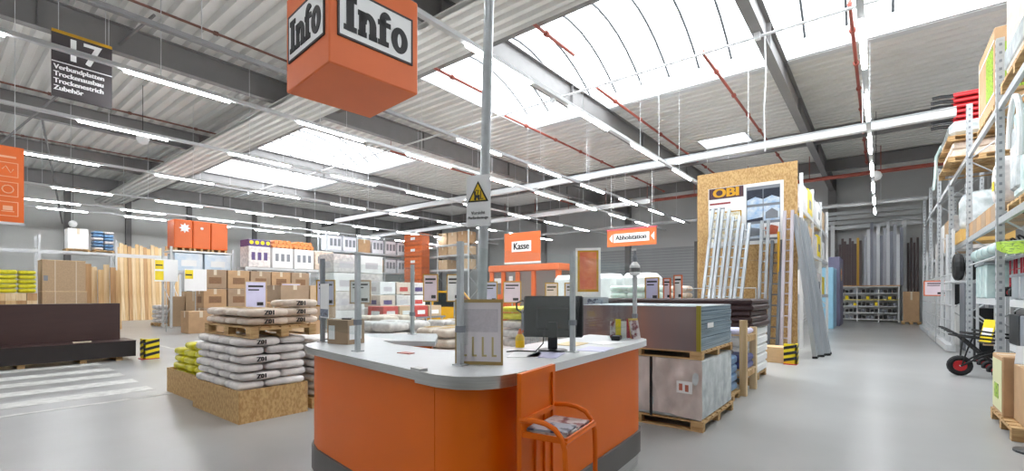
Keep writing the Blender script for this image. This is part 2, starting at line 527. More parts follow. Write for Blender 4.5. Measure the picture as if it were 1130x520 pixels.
def tray(y, x0, x1, label, z=6.0):
    t = thing('cable_tray', label, 'cable tray', (0, y, z))
    part('channel', MB().box(x0, x1, -0.09, 0.09, 0, 0.20), steel_white, t)
    part('cover_lip', MB().box(x0, x1, -0.11, 0.11, 0.2, 0.22), galv, t)
    wm = MB().tube([(0, 0, 0.2), (0, 0, 2.98 - (z - 6))], 0.01, 4).mesh('suspension_wire', steel_white)
    x = x0 + 0.5
    while x < x1:
        link('suspension_wire', wm, t, (x, 0, 0)); x += 2.9
tray(16.3, -27.0, 1.5, 'thick white cable tray crossing the aisle above the OSB display board', 6.13)
tray(22.5, -38.0, -9.0, 'thin white cable tray far behind the warning sign pole', 6.13)
t = thing('tie_rod', 'thin white rod running below the large vaulted roof light', 'pipe', (0, 13.1, 8.1))
part('rod', MB().tube([(-34, 0, 0), (6, 0, 0)], 0.035, 6), steel_white, t)
cl_me = MB().box(-0.07, 0.07, -0.06, 0.06, -0.07, 0.12).mesh('clamp', steel_white)
for x in (-2.45, -8.6, -24.8, -32.0): link('clamp', cl_me, t, (x, 0, 0))
t = thing('loose_cable', 'white cable hanging down from the girder clamp', 'cable', (-2.3, 13.2, 0))
part('cord', MB().tube([(0, 0, 8.2), (0.03, 0, 7.2), (-0.02, 0.02, 6.2), (0.01, 0, 5.2)], 0.02, 5), steel_white, t)

def sprinkler(x, y0, y1, label, z=8.5, r=0.045):
    red_pipe = brown_pipe if r < 0.04 else MATS['red_pipe']
    t = thing('sprinkler_pipe', label, 'pipe', (x, 0, z), 0, 'red sprinkler pipes')
    part('pipe', MB().tube([(0, y0, 0), (0, y1, 0)], r, 8), red_pipe, t)
    cm = MB().tube([(0, -0.05, 0), (0, 0.05, 0)], r * 1.7, 8).mesh('coupling', red_pipe)
    hm = MB().lathe([(0.02, -0.06), (0.06, 0.0), (0.03, 0.1), (0.012, 0.12), (0.012, 8.965 - z)], n=8).mesh('sprinkler_head', red_pipe)
    link('sprinkler_head', hm, t, (0, y0 + 0.05, 0.02))
    y = y0 + 1.4
    while y < y1:
        link('coupling', cm, t, (0, y, 0)); y += 2.2
sprinkler(-0.58, 13.7, 31, 'red sprinkler pipe beside the aisle light rail')
sprinkler(-4.0, 13.9, 31, 'red sprinkler pipe between girder and OSB board')
sprinkler(-7.45, 14.0, 31, 'red sprinkler pipe above the Abholstation sign')
sprinkler(-11.4, 14.0, 31, 'red sprinkler pipe above the Kasse banner')
sprinkler(-6.9, 6.61, 11.6, 'short red sprinkler pipe ending under the big roof light', 8.45)
sprinkler(-10.6, 9.0, 11.8, 'short red sprinkler pipe ending left of the steel pole', 8.45)
sprinkler(-14.3, 8.0, 12.0, 'short red pipe just below the orange Info cube', 8.4, 0.035)
sprinkler(-22.6, -3, 9.0, 'red brown pipe below the second girder, behind the 17 sign', 8.55, 0.035)
sprinkler(-14.2, -3, 7.2, 'red brown pipe along the top edge beyond the 17 sign', 8.7, 0.035)
sprinkler(-29.5, -3, 9.0, 'red brown pipe below the third girder', 8.55, 0.03)
sprinkler(-18.5, 14, 31, 'red sprinkler pipe beyond the pole, over the corner racks', 8.5)
t = thing('sprinkler_main', 'thick red sprinkler main crossing in front of the back wall', 'pipe', (0, 29.5, 7.7))
part('pipe', MB().tube([(-26, 0, 0), (7, 0, 0)], 0.10, 8), red_pipe, t)
hb = MB()
t2 = MB().tube([(0, 0, 0), (0, 0, 1.28)], 0.02, 5).mesh('hanger', red_pipe)
for x in range(-24, 7, 3): link('hanger', t2, t, (x, 0, 0))
t = thing('air_pipe', 'white pipe crossing below the red sprinkler main', 'pipe', (0, 31.5, 6.5))
part('pipe', MB().tube([(-30, 0, 0), (7, 0, 0)], 0.11, 8), steel_white, t)
for x in range(-28, 7, 4): link('hanger', MB().tube([(x, 0, 0), (x, 0, 1.9)], 0.015, 4).mesh('hanger', steel_white), t)
# globe loudspeakers
for (x, y, z, lab) in ((-20.5, 4.9, 7.1, 'white globe loudspeaker hanging below the second girder'), (-36.0, 5.4, 5.6, 'small white globe loudspeaker in front of the grey wall'),
                       (-10.3, 7.2, 7.9, 'small white dome detector above the row beside the 17 sign'), (-0.15, 24.0, 6.4, 'white bell shaped loudspeaker hanging over the far aisle')):
    t = thing('globe_speaker', lab, 'loudspeaker', (x, y, z))
    g = MB().lathe([(0.02, -0.2), (0.14, -0.15), (0.2, 0.0), (0.15, 0.14), (0.04, 0.2)], n=14); g.smooth = True
    part('globe', g, white_m, t)
    part('suspension_wire', MB().tube([(0, 0, 0.18), (0, 0, 9.0 - z)], 0.01, 4), black_m, t)

# ------------------------------------------------------------------ hanging signs
def slab_glyph(ch, mb, x, h, s):
    """heavy slab-serif letters of the Info sign, in the XZ plane; returns advance. h = cap height, s = stem"""
    R = lambda a, b, c, d: mb.box(x + a, x + b, -0.004, 0.004, c, d)
    def ring(cx, cz, rx, rz, t, a0, a1, n=18):
        for i in range(n):
            p, q = a0 + (a1 - a0) * i / n, a0 + (a1 - a0) * (i + 1) / n
            pts = [(cx + rx * math.cos(p), cz + rz * math.sin(p)), (cx + rx * math.cos(q), cz + rz * math.sin(q)),
                   (cx + (rx - t) * math.cos(q), cz + (rz - t * 0.8) * math.sin(q)), (cx + (rx - t) * math.cos(p), cz + (rz - t * 0.8) * math.sin(p))]
            mb.prism_axis([(x + u, w) for u, w in pts], -0.004, 0.004, 'y')
    xh = h * 0.74; sf = h * 0.15
    if ch == 'I':
        w = s * 1.75
        R(0, w, 0, sf); R(0, w, h - sf, h); R(w / 2 - s / 2, w / 2 + s / 2, 0, h); return w + s * 0.18
    if ch == 'n':
        w = s * 2.75
        R(0, s * 1.2, 0, sf); R(0, s, xh - sf, xh); R(s * 0.15, s * 1.05, 0, xh)
        R(w - s * 1.2, w, 0, sf); R(w - s * 1.1, w - s * 0.15, 0, xh * 0.6)
        ring(w / 2 + s * 0.05, xh * 0.55, w / 2 - s * 0.2, xh * 0.47, s * 0.95, 0, PI); return w + s * 0.12
    if ch == 'f':
        w = s * 1.9
        R(0, s * 1.6, 0, sf); R(s * 0.25, s * 1.2, 0, h * 0.8); R(0, w, xh - sf, xh)
        ring(s * 1.15, h * 0.76, s * 0.9, h * 0.28, s * 0.85, PI * 0.15, PI); return w + s * 0.1
    w = s * 2.6
    ring(w / 2, xh * 0.5, w / 2, xh * 0.54, s * 0.95, 0, 2 * PI, 28); return w + s * 0.1

CS = 1.02
cube = thing('info_cube', 'large orange Info cube hanging above the service counter', 'sign', (-4.13, 2.42, 3.82), math.radians(-5))
# near corner at the origin; the cube reaches towards -x and +y
part('cube_shell', MB().rbox(-CS * 1.0, 0, 0, CS, 0, CS * 1.0, 0.012), orange_s, cube)
def info_face(org, rz):
    f = part('name_plate', MB().box(0.09, CS - 0.09, -0.012, 0.0, 0.30, 0.78), white_m, cube, org, (0, 0, rz))
    b = MB(); x0, x1, z0, z1, t = 0.08, CS - 0.08, 0.29, 0.79, 0.02
    b.box(x0, x1, -0.016, 0, z0, z0 + t); b.box(x0, x1, -0.016, 0, z1 - t, z1); b.box(x0, x0 + t, -0.016, 0, z0, z1); b.box(x1 - t, x1, -0.016, 0, z0, z1)
    part('border', b, dark_sign, f)
    g = MB(); x = 0.0
    for ch in 'Info': x += slab_glyph(ch, g, x, 0.34, 0.082)
    k = 0.74 / x
    g.v = [(v[0] * k + 0.14, v[1] - 0.016, v[2] + 0.37) for v in g.v]
    part('lettering', g, black_m, f)
info_face((-CS, 0, 0), 0)
info_face((0, 0, 0), PI / 2)
info_face((0, CS, 0), PI)
info_face((-CS, CS, 0), -PI / 2)
for x, y in ((-0.15, 0.15), (-CS + 0.15, 0.15), (-0.15, CS - 0.15), (-CS + 0.15, CS - 0.15)):
    part('suspension_wire', MB().tube([(x, y, CS), (x, y, 8.98 - 3.82)], 0.006, 4), steel_dark, cube)

t = thing('aisle_sign', 'dark hanging aisle sign reading 17 with white German lines', 'sign', (-12.5, 2.02, 5.43))
part('board', MB().box(-0.02, 0.02, -0.45, 0.45, 0, 1.29), dark_sign, t)
part('top_stripe', MB().box(-0.022, 0.024, -0.45, 0.45, 1.23, 1.29), gold_m, t)
part('divider', MB().box(0.02, 0.024, -0.45, 0.45, 0.66, 0.68), white_m, t)
text('lettering', '17', 0.62, white_m, t, (0.023, 0.0, 0.94), '+x', bold=0.012, xs=0.9)
for i, s in enumerate(('Verbundplatten', 'Trockenausbau', 'Trockenestrich', 'Zubehör')):
    text('lettering', s, 0.128, white_m, t, (0.023, -0.42, 0.57 - i * 0.135), '+x', bold=0.004, align='LEFT', xs=0.93)
for y in (-0.35, 0.35): part('suspension_wire', MB().tube([(0, y, 1.29), (0, y, 3.5)], 0.006, 4), steel_white, t)

t = thing('pictogram_banner', 'orange hanging banner with outlined pictogram squares', 'banner', (-14.0, 0.72, 3.03))
part('cloth', MB().box(-0.01, 0.01, -0.63, 0.63, 0.05, 1.6), orange_d, t)
part('bottom_rail', MB().box(-0.025, 0.025, -0.64, 0.64, 0, 0.05), steel_white, t)
for i in range(3):
    for j in range(3):
        z, y = 0.32 + i * 0.4, 0.4 - j * 0.4
        m_ = MB(); a = 0.15; w = 0.014
        m_.box(0.01, 0.014, y - a, y + a, z - a, z - a + w); m_.box(0.01, 0.014, y - a, y + a, z + a - w, z + a)
        m_.box(0.01, 0.014, y - a, y - a + w, z - a, z + a); m_.box(0.01, 0.014, y + a - w, y + a, z - a, z + a)
        if i == 1: m_.tube([(0.012, y + 0.08 * math.cos(k * PI / 6), z + 0.08 * math.sin(k * PI / 6)) for k in range(12)], 0.01, 4, True)
        elif i == 0: m_.box(0.01, 0.014, y - 0.09, y + 0.09, z - 0.06, z - 0.045); m_.box(0.01, 0.014, y - 0.07, y + 0.07, z - 0.03, z + 0.06)
        else: m_.tube([(0.012, y - 0.08, z), (0.012, y - 0.03, z + 0.07), (0.012, y + 0.04, z - 0.06), (0.012, y + 0.08, z + 0.02)], 0.01, 4)
        part('pictogram', m_, M('pale_orange', (244, 186, 150), 0.5, 0, 0.03, 4), t)
part('print_line', MB().box(0.01, 0.014, -0.55, 0.52, 1.36, 1.40), MATS['pale_orange'], t)
for y in (-0.5, 0.5): part('suspension_wire', MB().tube([(0, y, 1.6), (0, y, 5.9)], 0.006, 4), steel_white, t)

t = thing('hanging_banner', 'orange hanging banner reading Kasse', 'banner', (-12.3, 16.3, 2.95))
part('cloth', MB().box(-0.98, 0.98, -0.01, 0.01, 0.06, 1.36), orange_s, t)
part('bottom_rail', MB().box(-0.98, 0.98, -0.03, 0.03, 0, 0.07), white_m, t)
part('name_plate', MB().box(-0.56, 0.5, -0.02, -0.01, 0.52, 0.98), white_m, t)
text('lettering', 'Kasse', 0.42, black_m, t, (-0.03, -0.024, 0.75), '-y', bold=0.013, xs=0.88)
for x in (-0.8, 0.8): part('suspension_wire', MB().tube([(x, 0, 1.36), (x, 0, 3.18)], 0.008, 4), steel_white, t)

t = thing('direction_sign', 'orange hanging board reading Abholstation between white arrows', 'sign', (-7.25, 16.3, 3.4))
part('board', MB().box(-0.96, 0.96, -0.015, 0.015, 0, 0.62), orange_s, t)
part('top_rail', MB().box(-0.98, 0.98, -0.03, 0.03, 0.61, 0.66), M('pink_rail', (206, 96, 110), 0.5, 0, 0.1, 3), t)
part('name_plate', MB().box(-0.7, 0.7, -0.024, -0.015, 0.15, 0.47), white_m, t)
text('lettering', 'Abholstation', 0.25, black_m, t, (0, -0.028, 0.315), '-y', bold=0.007, xs=0.93)
for sx in (-1, 1):
    part('arrow', MB().prism_axis([(sx * 0.0 - 0.05 + (-0.82 if sx < 0 else 0.82), 0.31), ((-0.75 if sx < 0 else 0.89), 0.16), ((-0.75 if sx < 0 else 0.89), 0.46)], -0.024, -0.015, 'y'), white_m, t)
for x in (-0.8, 0.8): part('suspension_wire', MB().tube([(x, 0, 0.66), (x, 0, 2.74)], 0.008, 4), steel_white, t)

# ------------------------------------------------------------------ service counter
ZT = 1.17
def offs(path, d):
    """offset an open path to its left by d"""
    out = []
    for i, p in enumerate(path):
        a = Vector(path[max(i - 1, 0)]); b = Vector(path[min(i + 1, len(path) - 1)])
        t_ = (b - a).normalized(); n = Vector((-t_.y, t_.x))
        out.append((p[0] + n.x * d, p[1] + n.y * d))
    return out
outer = [(-4.43, 3.05), (-4.24, 2.66), (-4.0, 2.2), (-3.93, 2.10), (-3.82, 2.02), (-3.66, 1.965), (-3.53, 1.94), (-2.76, 1.83), (-2.05, 1.73), (-1.86, 1.712),
         (-1.73, 1.735), (-1.635, 1.80), (-1.58, 1.89), (-1.565, 1.98), (-1.57, 2.12), (-1.60, 2.5), (-1.65, 3.3), (-1.70, 4.05), (-1.72, 4.2), (-1.78, 4.34), (-1.9, 4.44)]
inner = [(-2.45, 4.46), (-2.40, 3.4), (-2.36, 2.9), (-2.46, 2.62), (-2.72, 2.5), (-3.34, 2.56), (-3.62, 2.66), (-3.20, 2.92), (-3.55, 3.28), (-3.83, 3.52)]
counter = thing('service_counter', 'orange service counter with grey top, rounded corner and dark plinth', 'counter', (0, 0, 0))
part('worktop', MB().prism(outer + inner, ZT - 0.045, ZT), counter_top, counter)
def strip(path, d0, d1, z0, z1):
    a, b = offs(path, d0), offs(path, d1)
    mb = MB(); n = len(path)
    for p, r in zip(a, b): mb.v += [(p[0], p[1], z0), (r[0], r[1], z0), (r[0], r[1], z1), (p[0], p[1], z1)]
    for i in range(n - 1):
        q, w = 4 * i, 4 * i + 4
        mb.f += [(q, w, w + 3, q + 3), (q + 3, w + 3, w + 2, q + 2), (q + 2, w + 2, w + 1, q + 1), (q + 1, w + 1, w, q)]
    mb.f += [(0, 3, 2, 1), (4 * n - 4, 4 * n - 3, 4 * n - 2, 4 * n - 1)]
    mb.smooth = True; mb.sharp = 40
    return mb
part('edge_band', strip(outer[:9], -0.004, 0.006, ZT - 0.052, ZT + 0.001), brushed, counter)
part('edge_band', strip(outer[8:15], -0.010, 0.006, ZT - 0.065, ZT + 0.002), brushed, counter, label='wider brushed steel edge round the corner')
part('edge_band', strip(outer[14:], -0.004, 0.006, ZT - 0.05, ZT + 0.001), M('pale_edge', (222, 222, 224), 0.4, 0, 0.04, 4), counter)
part('clip', MB().obox((-2.05, 1.75, ZT + 0.0), (0.10, 0.05, 0.03), (0, 0, -0.14)), brushed, counter)
def split_at(path, i0, i1): return path[i0:i1 + 1]
body = [outer[0]] + outer[1:7] + [(-2.76, 1.83), (-1.975, 1.722), (-1.86, 1.712)] + outer[10:]
body_in = offs(body, 0.07)
def shrink(path, e=0.003):
    p = [list(q) for q in path]
    for i, j in ((0, 1), (-1, -2)):
        v = Vector(p[j]) - Vector(p[i]); v.normalize(); p[i][0] += v.x * e; p[i][1] += v.y * e
    return [tuple(q) for q in p]
for i0, i1 in ((0, 3), (3, 8), (8, 14), (14, len(body) - 1)):
    part('front_panel', strip(shrink(body_in[i0:i1 + 1]), 0, 0.02, 0.33, ZT - 0.05), orange_m, counter)
part('corner_seam', MB().tube([(body_in[8][0], body_in[8][1] + 0.01, 0.335), (body_in[8][0], body_in[8][1] + 0.01, 1.12)], 0.006, 5), plinth_m, counter)
bd2 = offs(body, 0.05)
part('plinth', strip(bd2, 0, 0.03, 0.13, 0.33), plinth_m, counter)
part('kick_strip', strip(offs(body, 0.075), 0, 0.02, 0.0, 0.13), brushed, counter)
# inside panels
inn = [(x, y) for x, y in inner]
part('inner_panel', strip(offs(inn[5:], 0.05), 0, 0.02, 0.1, ZT - 0.05), orange_m, counter)
part('inner_panel', strip(offs(inn[:6], 0.05), 0, 0.02, 0.1, ZT - 0.05), M('grey_inside', (150, 150, 150), 0.6, 0, 0.05, 4), counter)

# screen posts with acrylic panes
post_xy = [(-3.93, 2.24), (-3.10, 2.05), (-2.0, 2.03), (-1.80, 3.01), (-1.90, 4.36), (-3.95, 3.28)]
scr = thing('counter_screen', 'clear acrylic screen on slim grey posts along the counter edge', 'screen', (0, 0, ZT))
for i, (x, y) in enumerate(post_xy):
    hgt = 0.75 if i != 4 else 0.62
    p_ = part('post', MB().box(x - 0.016, x + 0.016, y - 0.016, y + 0.016, 0.0, hgt), galv if i else grey_pl, scr)
    part('foot_plate', MB().box(x - 0.04, x + 0.04, y - 0.03, y + 0.03, 0.0, 0.008), galv, p_)
    part('clamp_bracket', MB().box(x - 0.022, x + 0.022, y - 0.022, y + 0.022, 0.2, 0.24), grey_pl, p_)
for i, j in ((0, 1), (1, 2), (2, 3), (3, 4), (5, 0)):
    a, b = Vector(post_xy[i] + (0,)), Vector(post_xy[j] + (0,))
    d = (b - a); L = d.length; ang = math.atan2(d.y, d.x)
    c = (a + b) / 2
    part('acrylic_pane', MB().obox((c.x, c.y, 0.42), (L - 0.05, 0.006, 0.6), (0, 0, ang)), pane_m, scr)
# steel pole through the counter
pole = thing('steel_pole', 'tall galvanised steel pole rising through the counter to the roof', 'pole', (-2.035, 2.25, 0))
lean = 0.19
pole_top = (RT[0] * lean, RT[1] * lean, 9.0)
part('shaft', MB().tube([(0, 0, ZT + 0.002), pole_top], 0.032, 16), galv, pole)
part('collar', MB().lathe([(0.06, 0), (0.06, 0.015), (0.036, 0.03)], (0, 0, ZT), 16), galv, pole)
ws = thing('warning_sign', 'white forklift warning sign clamped to the steel pole', 'sign', (-2.02 + 0.02, 2.195, 2.03), math.radians(16))
part('plate', MB().rbox(-0.085, 0.085, -0.008, 0.0, 0, 0.325, 0.003), white_m, ws)
part('triangle', MB().prism_axis([(-0.072, 0.155), (0.072, 0.155), (0.0, 0.285)], -0.011, -0.008, 'y'), black_m, ws)
part('triangle_fill', MB().prism_axis([(-0.056, 0.164), (0.056, 0.164), (0.0, 0.268)], -0.013, -0.0105, 'y'), M('warning_yellow', (236, 196, 28), 0.5, 0, 0.04, 4), ws)
fk = MB().box(-0.024, 0.014, -0.0145, -0.0125, 0.178, 0.198).box(-0.026, -0.014, -0.0145, -0.0125, 0.198, 0.222).box(0.018, 0.023, -0.0145, -0.0125, 0.17, 0.225).box(0.02, 0.038, -0.0145, -0.0125, 0.17, 0.175)
fk.tube([(-0.004, -0.0135, 0.2), (0.006, -0.0135, 0.226), (-0.016, -0.0135, 0.228)], 0.003, 4)
for x in (-0.018, 0.008): fk.tube([(x, -0.0145, 0.172), (x, -0.0125, 0.172)], 0.008, 10)
part('forklift_pictogram', fk, black_m, ws)
grey_txt = M('grey_print', (110, 108, 108), 0.6, 0, 0.05, 4)
text('lettering', 'Vorsicht', 0.028, grey_txt, ws, (0, -0.0105, 0.085), '-y')
text('lettering', 'Flurförderzeuge', 0.024, grey_txt, ws, (0, -0.0105, 0.055), '-y', xs=0.9)
part('clamp', MB().box(-0.04, 0.04, 0.0, 0.02, 0.15, 0.18), galv, ws)

# ------------------------------------------------------------------ things on and at the counter
bx = thing('parcel_box', 'small brown parcel with two white labels on the counter end', 'box', (-3.70, 2.33, ZT), math.radians(12))
part('carton', MB().rbox(-0.12, 0.12, -0.10, 0.10, 0, 0.21, 0.004), card3, bx)
part('shipping_label', MB().box(-0.10, -0.03, -0.102, -0.1, 0.04, 0.16), white_m, bx)
part('shipping_label', MB().box(0.12, 0.122, -0.08, 0.06, 0.04, 0.16), white_m, bx)
part('tape', MB().box(-0.121, 0.121, -0.02, 0.02, 0.206, 0.212), tape, bx)
part('marker', MB().box(-0.02, 0.08, -0.03, -0.015, 0.21, 0.222), black_pl, bx)

nt_ = thing('notice_stand', 'framed white notice with ochre bars standing before the steel pole', 'notice', (-1.93, 2.12, ZT), math.radians(28))
part('frame', MB().box(-0.15, 0.15, -0.004, 0.004, 0.0, 0.02).box(-0.15, 0.15, -0.004, 0.004, 0.38, 0.40).box(-0.15, -0.138, -0.004, 0.004, 0.0, 0.4).box(0.138, 0.15, -0.004, 0.004, 0.0, 0.4), M('ochre_frame', (176, 148, 92), 0.5, 0, 0.1, 5), nt_)
part('sheet', MB().box(-0.138, 0.138, -0.003, 0.003, 0.02, 0.38), M('notice_paper', (226, 220, 224), 0.5, 0, 0.03, 4), nt_)
part('upper_text_block', MB().box(-0.12, 0.12, -0.005, -0.003, 0.20, 0.34), M('grey_violet_print', (206, 200, 206), 0.5, 0, 0.1, 60), nt_)
for i in range(4):
    x = -0.105 + i * 0.062
    part('ochre_bar', MB().box(x, x + 0.012, -0.005, -0.003, 0.05, 0.17).box(x, x + 0.03, -0.005, -0.003, 0.05, 0.062), M('ochre_pale', (196, 178, 130), 0.5, 0, 0.05, 5), nt_)
part('foot', MB().box(-0.1, 0.1, -0.03, 0.03, 0.0, 0.006), pane_m, nt_)

mon = thing('computer_monitor', 'black computer monitor seen from behind on the counter', 'monitor', (-1.98, 3.02, ZT), math.radians(30))
part('casing', MB().rbox(-0.23, 0.23, -0.02, 0.012, 0.10, 0.42, 0.012), black_pl, mon, (0, 0, 0), (math.radians(-6), 0, 0))
part('rear_bulge', MB().rbox(-0.13, 0.13, -0.05, -0.02, 0.15, 0.33, 0.015), black_pl, mon, (0, 0, 0), (math.radians(-6), 0, 0))
part('screen', MB().box(-0.215, 0.215, 0.012, 0.014, 0.115, 0.405), glass_dk, mon, (0, 0, 0), (math.radians(-6), 0, 0))
part('stand', MB().box(-0.035, 0.035, -0.06, -0.03, 0.01, 0.22), black_pl, mon)
part('foot', MB().lathe([(0.11, 0), (0.115, 0.006), (0.1, 0.014), (0.03, 0.018)], (0, -0.03, 0), 20), black_pl, mon)
part('cable', MB().tube([(-0.06, -0.05, 0.2), (-0.07, -0.09, 0.06), (-0.12, -0.16, 0.008), (-0.26, -0.14, 0.008), (-0.33, -0.2, 0.008)], 0.005, 5), black_pl, mon)

def paper(x, y, rz, m, lab, w=0.21, h=0.30, z=ZT):
    solo('paper_sheet', MB().box(-w / 2, w / 2, -h / 2, h / 2, 0, 0.004), m, lab, 'paper', (x, y, z), (0, 0, rz))
paper(-1.98, 2.66, 0.5, white_m, 'blank white sheet on the counter between pole and monitor')
paper(-1.86, 2.75, 0.35, lilac, 'pale lilac sheet lying beside the monitor cable', z=ZT)
paper(-1.75, 3.28, 0.2, lilac, 'pale sheet on the counter right of the monitor foot')
paper(-2.1, 3.5, 0.1, M('manila', (224, 200, 150), 0.6, 0, 0.05, 4), 'manila sheet on the counter behind the right screen post')
paper(-1.92, 3.75, -0.2, white_m, 'white sheet near the leaflets at the counter end')
solo('tape_dispenser_pad', MB().prism([(-0.06, -0.035), (0.07, -0.03), (0.06, 0.03), (-0.05, 0.035)], 0, 0.006), M('red_pad', (196, 120, 110), 0.5, 0, 0.2, 9), 'small reddish pad lying on the front counter top', 'pad', (-2.72, 2.2, ZT))
kb = thing('card_terminal', 'small dark card terminal on the counter behind the screen post', 'terminal', (-1.96, 4.08, ZT), 0.3)
part('body', MB().rbox(-0.04, 0.04, -0.08, 0.08, 0, 0.04, 0.006), black_pl, kb)
part('display', MB().box(-0.03, 0.03, 0.02, 0.07, 0.04, 0.042), glass_dk, kb)
part('keypad', MB().box(-0.03, 0.03, -0.07, 0.0, 0.04, 0.043), grey_pl, kb)
lh = thing('leaflet_holder', 'acrylic leaflet holder with coloured leaflets at the counter end', 'leaflet holder', (-1.98, 4.22, ZT), math.radians(35))
part('holder', MB().box(-0.12, 0.12, -0.06, -0.055, 0, 0.12).box(-0.12, 0.12, 0.05, 0.055, 0, 0.2).box(-0.12, 0.12, -0.06, 0.055, 0, 0.005), pane_m, lh)
for i, m_ in enumerate((paper_c, yellow_m, white_m, pinkred)):
    part('leaflet', MB().box(-0.11 + 0.055 * i, -0.06 + 0.055 * i, -0.03 + 0.01 * i, -0.022 + 0.01 * i, 0.006, 0.17 + 0.02 * (i % 2)), m_, lh)
lh2 = thing('flyer_stand', 'tilted flyer stand leaning beside the last screen post', 'flyer stand', (-1.86, 4.27, ZT), math.radians(60))
part('flyer', MB().obox((0, 0, 0.09), (0.10, 0.006, 0.18), (math.radians(-14), 0, 0)), paper_c, lh2)
part('backing', MB().obox((0, 0.01, 0.10), (0.11, 0.004, 0.20), (math.radians(-14), 0, 0)), M('gold_card', (206, 178, 96), 0.5, 0, 0.05, 4), lh2)
sb = thing('sanitizer_bottle', 'small white bottle with twisted top on the last screen post', 'bottle', (-1.90, 4.36, ZT + 0.62))
part('bottle_body', MB().lathe([(0.045, 0), (0.05, 0.01), (0.05, 0.09), (0.02, 0.13)], n=14), white_m, sb)
part('neck', MB().lathe([(0.02, 0.13), (0.028, 0.17), (0.012, 0.2), (0.012, 0.24)], n=10), grey_pl, sb)
part('nozzle', MB().box(-0.03, 0.012, -0.008, 0.008, 0.24, 0.26), white_m, sb)
part('label_band', MB().lathe([(0.0505, 0.03), (0.0505, 0.07)], n=14), grey_txt, sb)

# orange brochure stand in front of the counter
st = thing('brochure_stand', 'orange metal brochure stand with tray leaning on the counter', 'stand', (-1.50, 2.11, 0), math.radians(98))
# local x runs along the counter face, local -y points into the aisle
part('back_panel', MB().box(-0.205, 0.205, -0.012, 0.0, 0.0, 1.19), orange_m, st)
for a, b, c, d in ((-0.205, -0.165, 0.0, 1.19), (0.175, 0.205, 0.0, 1.19), (-0.165, 0.175, 1.15, 1.19), (-0.165, 0.175, 0.93, 0.955), (-0.04, -0.03, 0.0, 0.93), (0.07, 0.08, 0.0, 0.93)):
    part('frame_bar', MB().box(a, b, -0.026, -0.012, c, d), orange_m, st)
part('tray', MB().box(-0.19, 0.19, -0.27, -0.02, 0.865, 0.875).box(-0.19, 0.19, -0.275, -0.265, 0.865, 0.895).box(-0.195, -0.185, -0.27, -0.02, 0.865, 0.895).box(0.185, 0.195, -0.27, -0.02, 0.865, 0.895), orange_m, st)
for sx in (-0.205, 0.205):
    pts = [(sx, -0.02, 0.955), (sx, -0.10, 0.962), (sx, -0.165, 0.955), (sx, -0.215, 0.935), (sx, -0.25, 0.895), (sx, -0.268, 0.84), (sx, -0.272, 0.75), (sx, -0.272, 0.4), (sx, -0.272, 0.0)]
    part('arm', MB().tube(pts, 0.014, 8), orange_m, st)
part('front_bar', MB().tube([(-0.205, -0.272, 0.872), (0.205, -0.272, 0.872)], 0.009, 6), orange_m, st)
mg = [(paper_c, 0.0), (M('magazine_blue', (168, 178, 190), 0.3, 0, scale=16, c2=(64, 70, 92), detail=3, lo=0.4, hi=0.5), 0.1), (M('magazine_pale', (220, 218, 214), 0.3, 0, scale=12, c2=(150, 96, 84), detail=3, lo=0.35, hi=0.5), -0.08)]
for i in range(5):
    cxl = -0.09 if i % 2 == 0 else 0.085
    solo('magazine', MB().box(-0.078, 0.078, -0.108, 0.108, 0, 0.012), mg[i % 3][0],
         ('red and white magazine at the bottom of the tray pile', 'blue grey magazine lying in the orange tray', 'pale magazine second in the tray pile', 'red patterned magazine on top right of the tray', 'blue grey magazine topmost in the orange tray')[i],
         'magazine', tuple(st.matrix_basis @ Vector((cxl, -0.145, 0.876 + 0.0125 * (i // 2)))), (0, 0, math.radians(98) + mg[i % 3][1]), 'magazines in the orange tray')

# ------------------------------------------------------------------ pallets, boxes, bags
PAL = {}
def pallet(x, y, z, label, L=1.2, W=0.8, H=0.144, rz=0, m=wood, fine=True, group='wooden pallets'):
    """x,y = centre; L along local x"""
    t = thing('pallet', label, 'pallet', (x, y, z), rz, group)
    key = (L, W, H, m.name, fine)
    if key not in PAL:
        k = H / 0.144; r = []
        n = 7 if fine else 3
        bw = W / n * 0.78
        r.append(('deck_board', MB().box(-L / 2, L / 2, -bw / 2, bw / 2, H - 0.022 * k, H).mesh('deck_board', m), [(0, -W / 2 + bw / 2 + i * (W - bw) / (n - 1), 0) for i in range(n)]))
        r.append(('cross_board', MB().box(-0.07, 0.07, -W / 2, W / 2, H - 0.044 * k, H - 0.022 * k).mesh('cross_board', m), [(s, 0, 0) for s in (-L / 2 + 0.07, 0, L / 2 - 0.07)]))
        r.append(('block', MB().box(-0.07, 0.07, -0.05, 0.05, 0.022 * k if fine else 0, H - 0.044 * k).mesh('block', m), [(a, b, 0) for a in (-L / 2 + 0.07, 0, L / 2 - 0.07) for b in ((-W / 2 + 0.05, 0, W / 2 - 0.05) if fine else (-W / 2 + 0.05, W / 2 - 0.05))]))
        if fine: r.append(('runner', MB().box(-L / 2, L / 2, -0.05, 0.05, 0, 0.022 * k).mesh('runner', m), [(0, b, 0) for b in (-W / 2 + 0.05, 0, W / 2 - 0.05)]))
        PAL[key] = r
    for nm, me, locs in PAL[key]:
        for l in locs: link(nm, me, t, l)
    return t

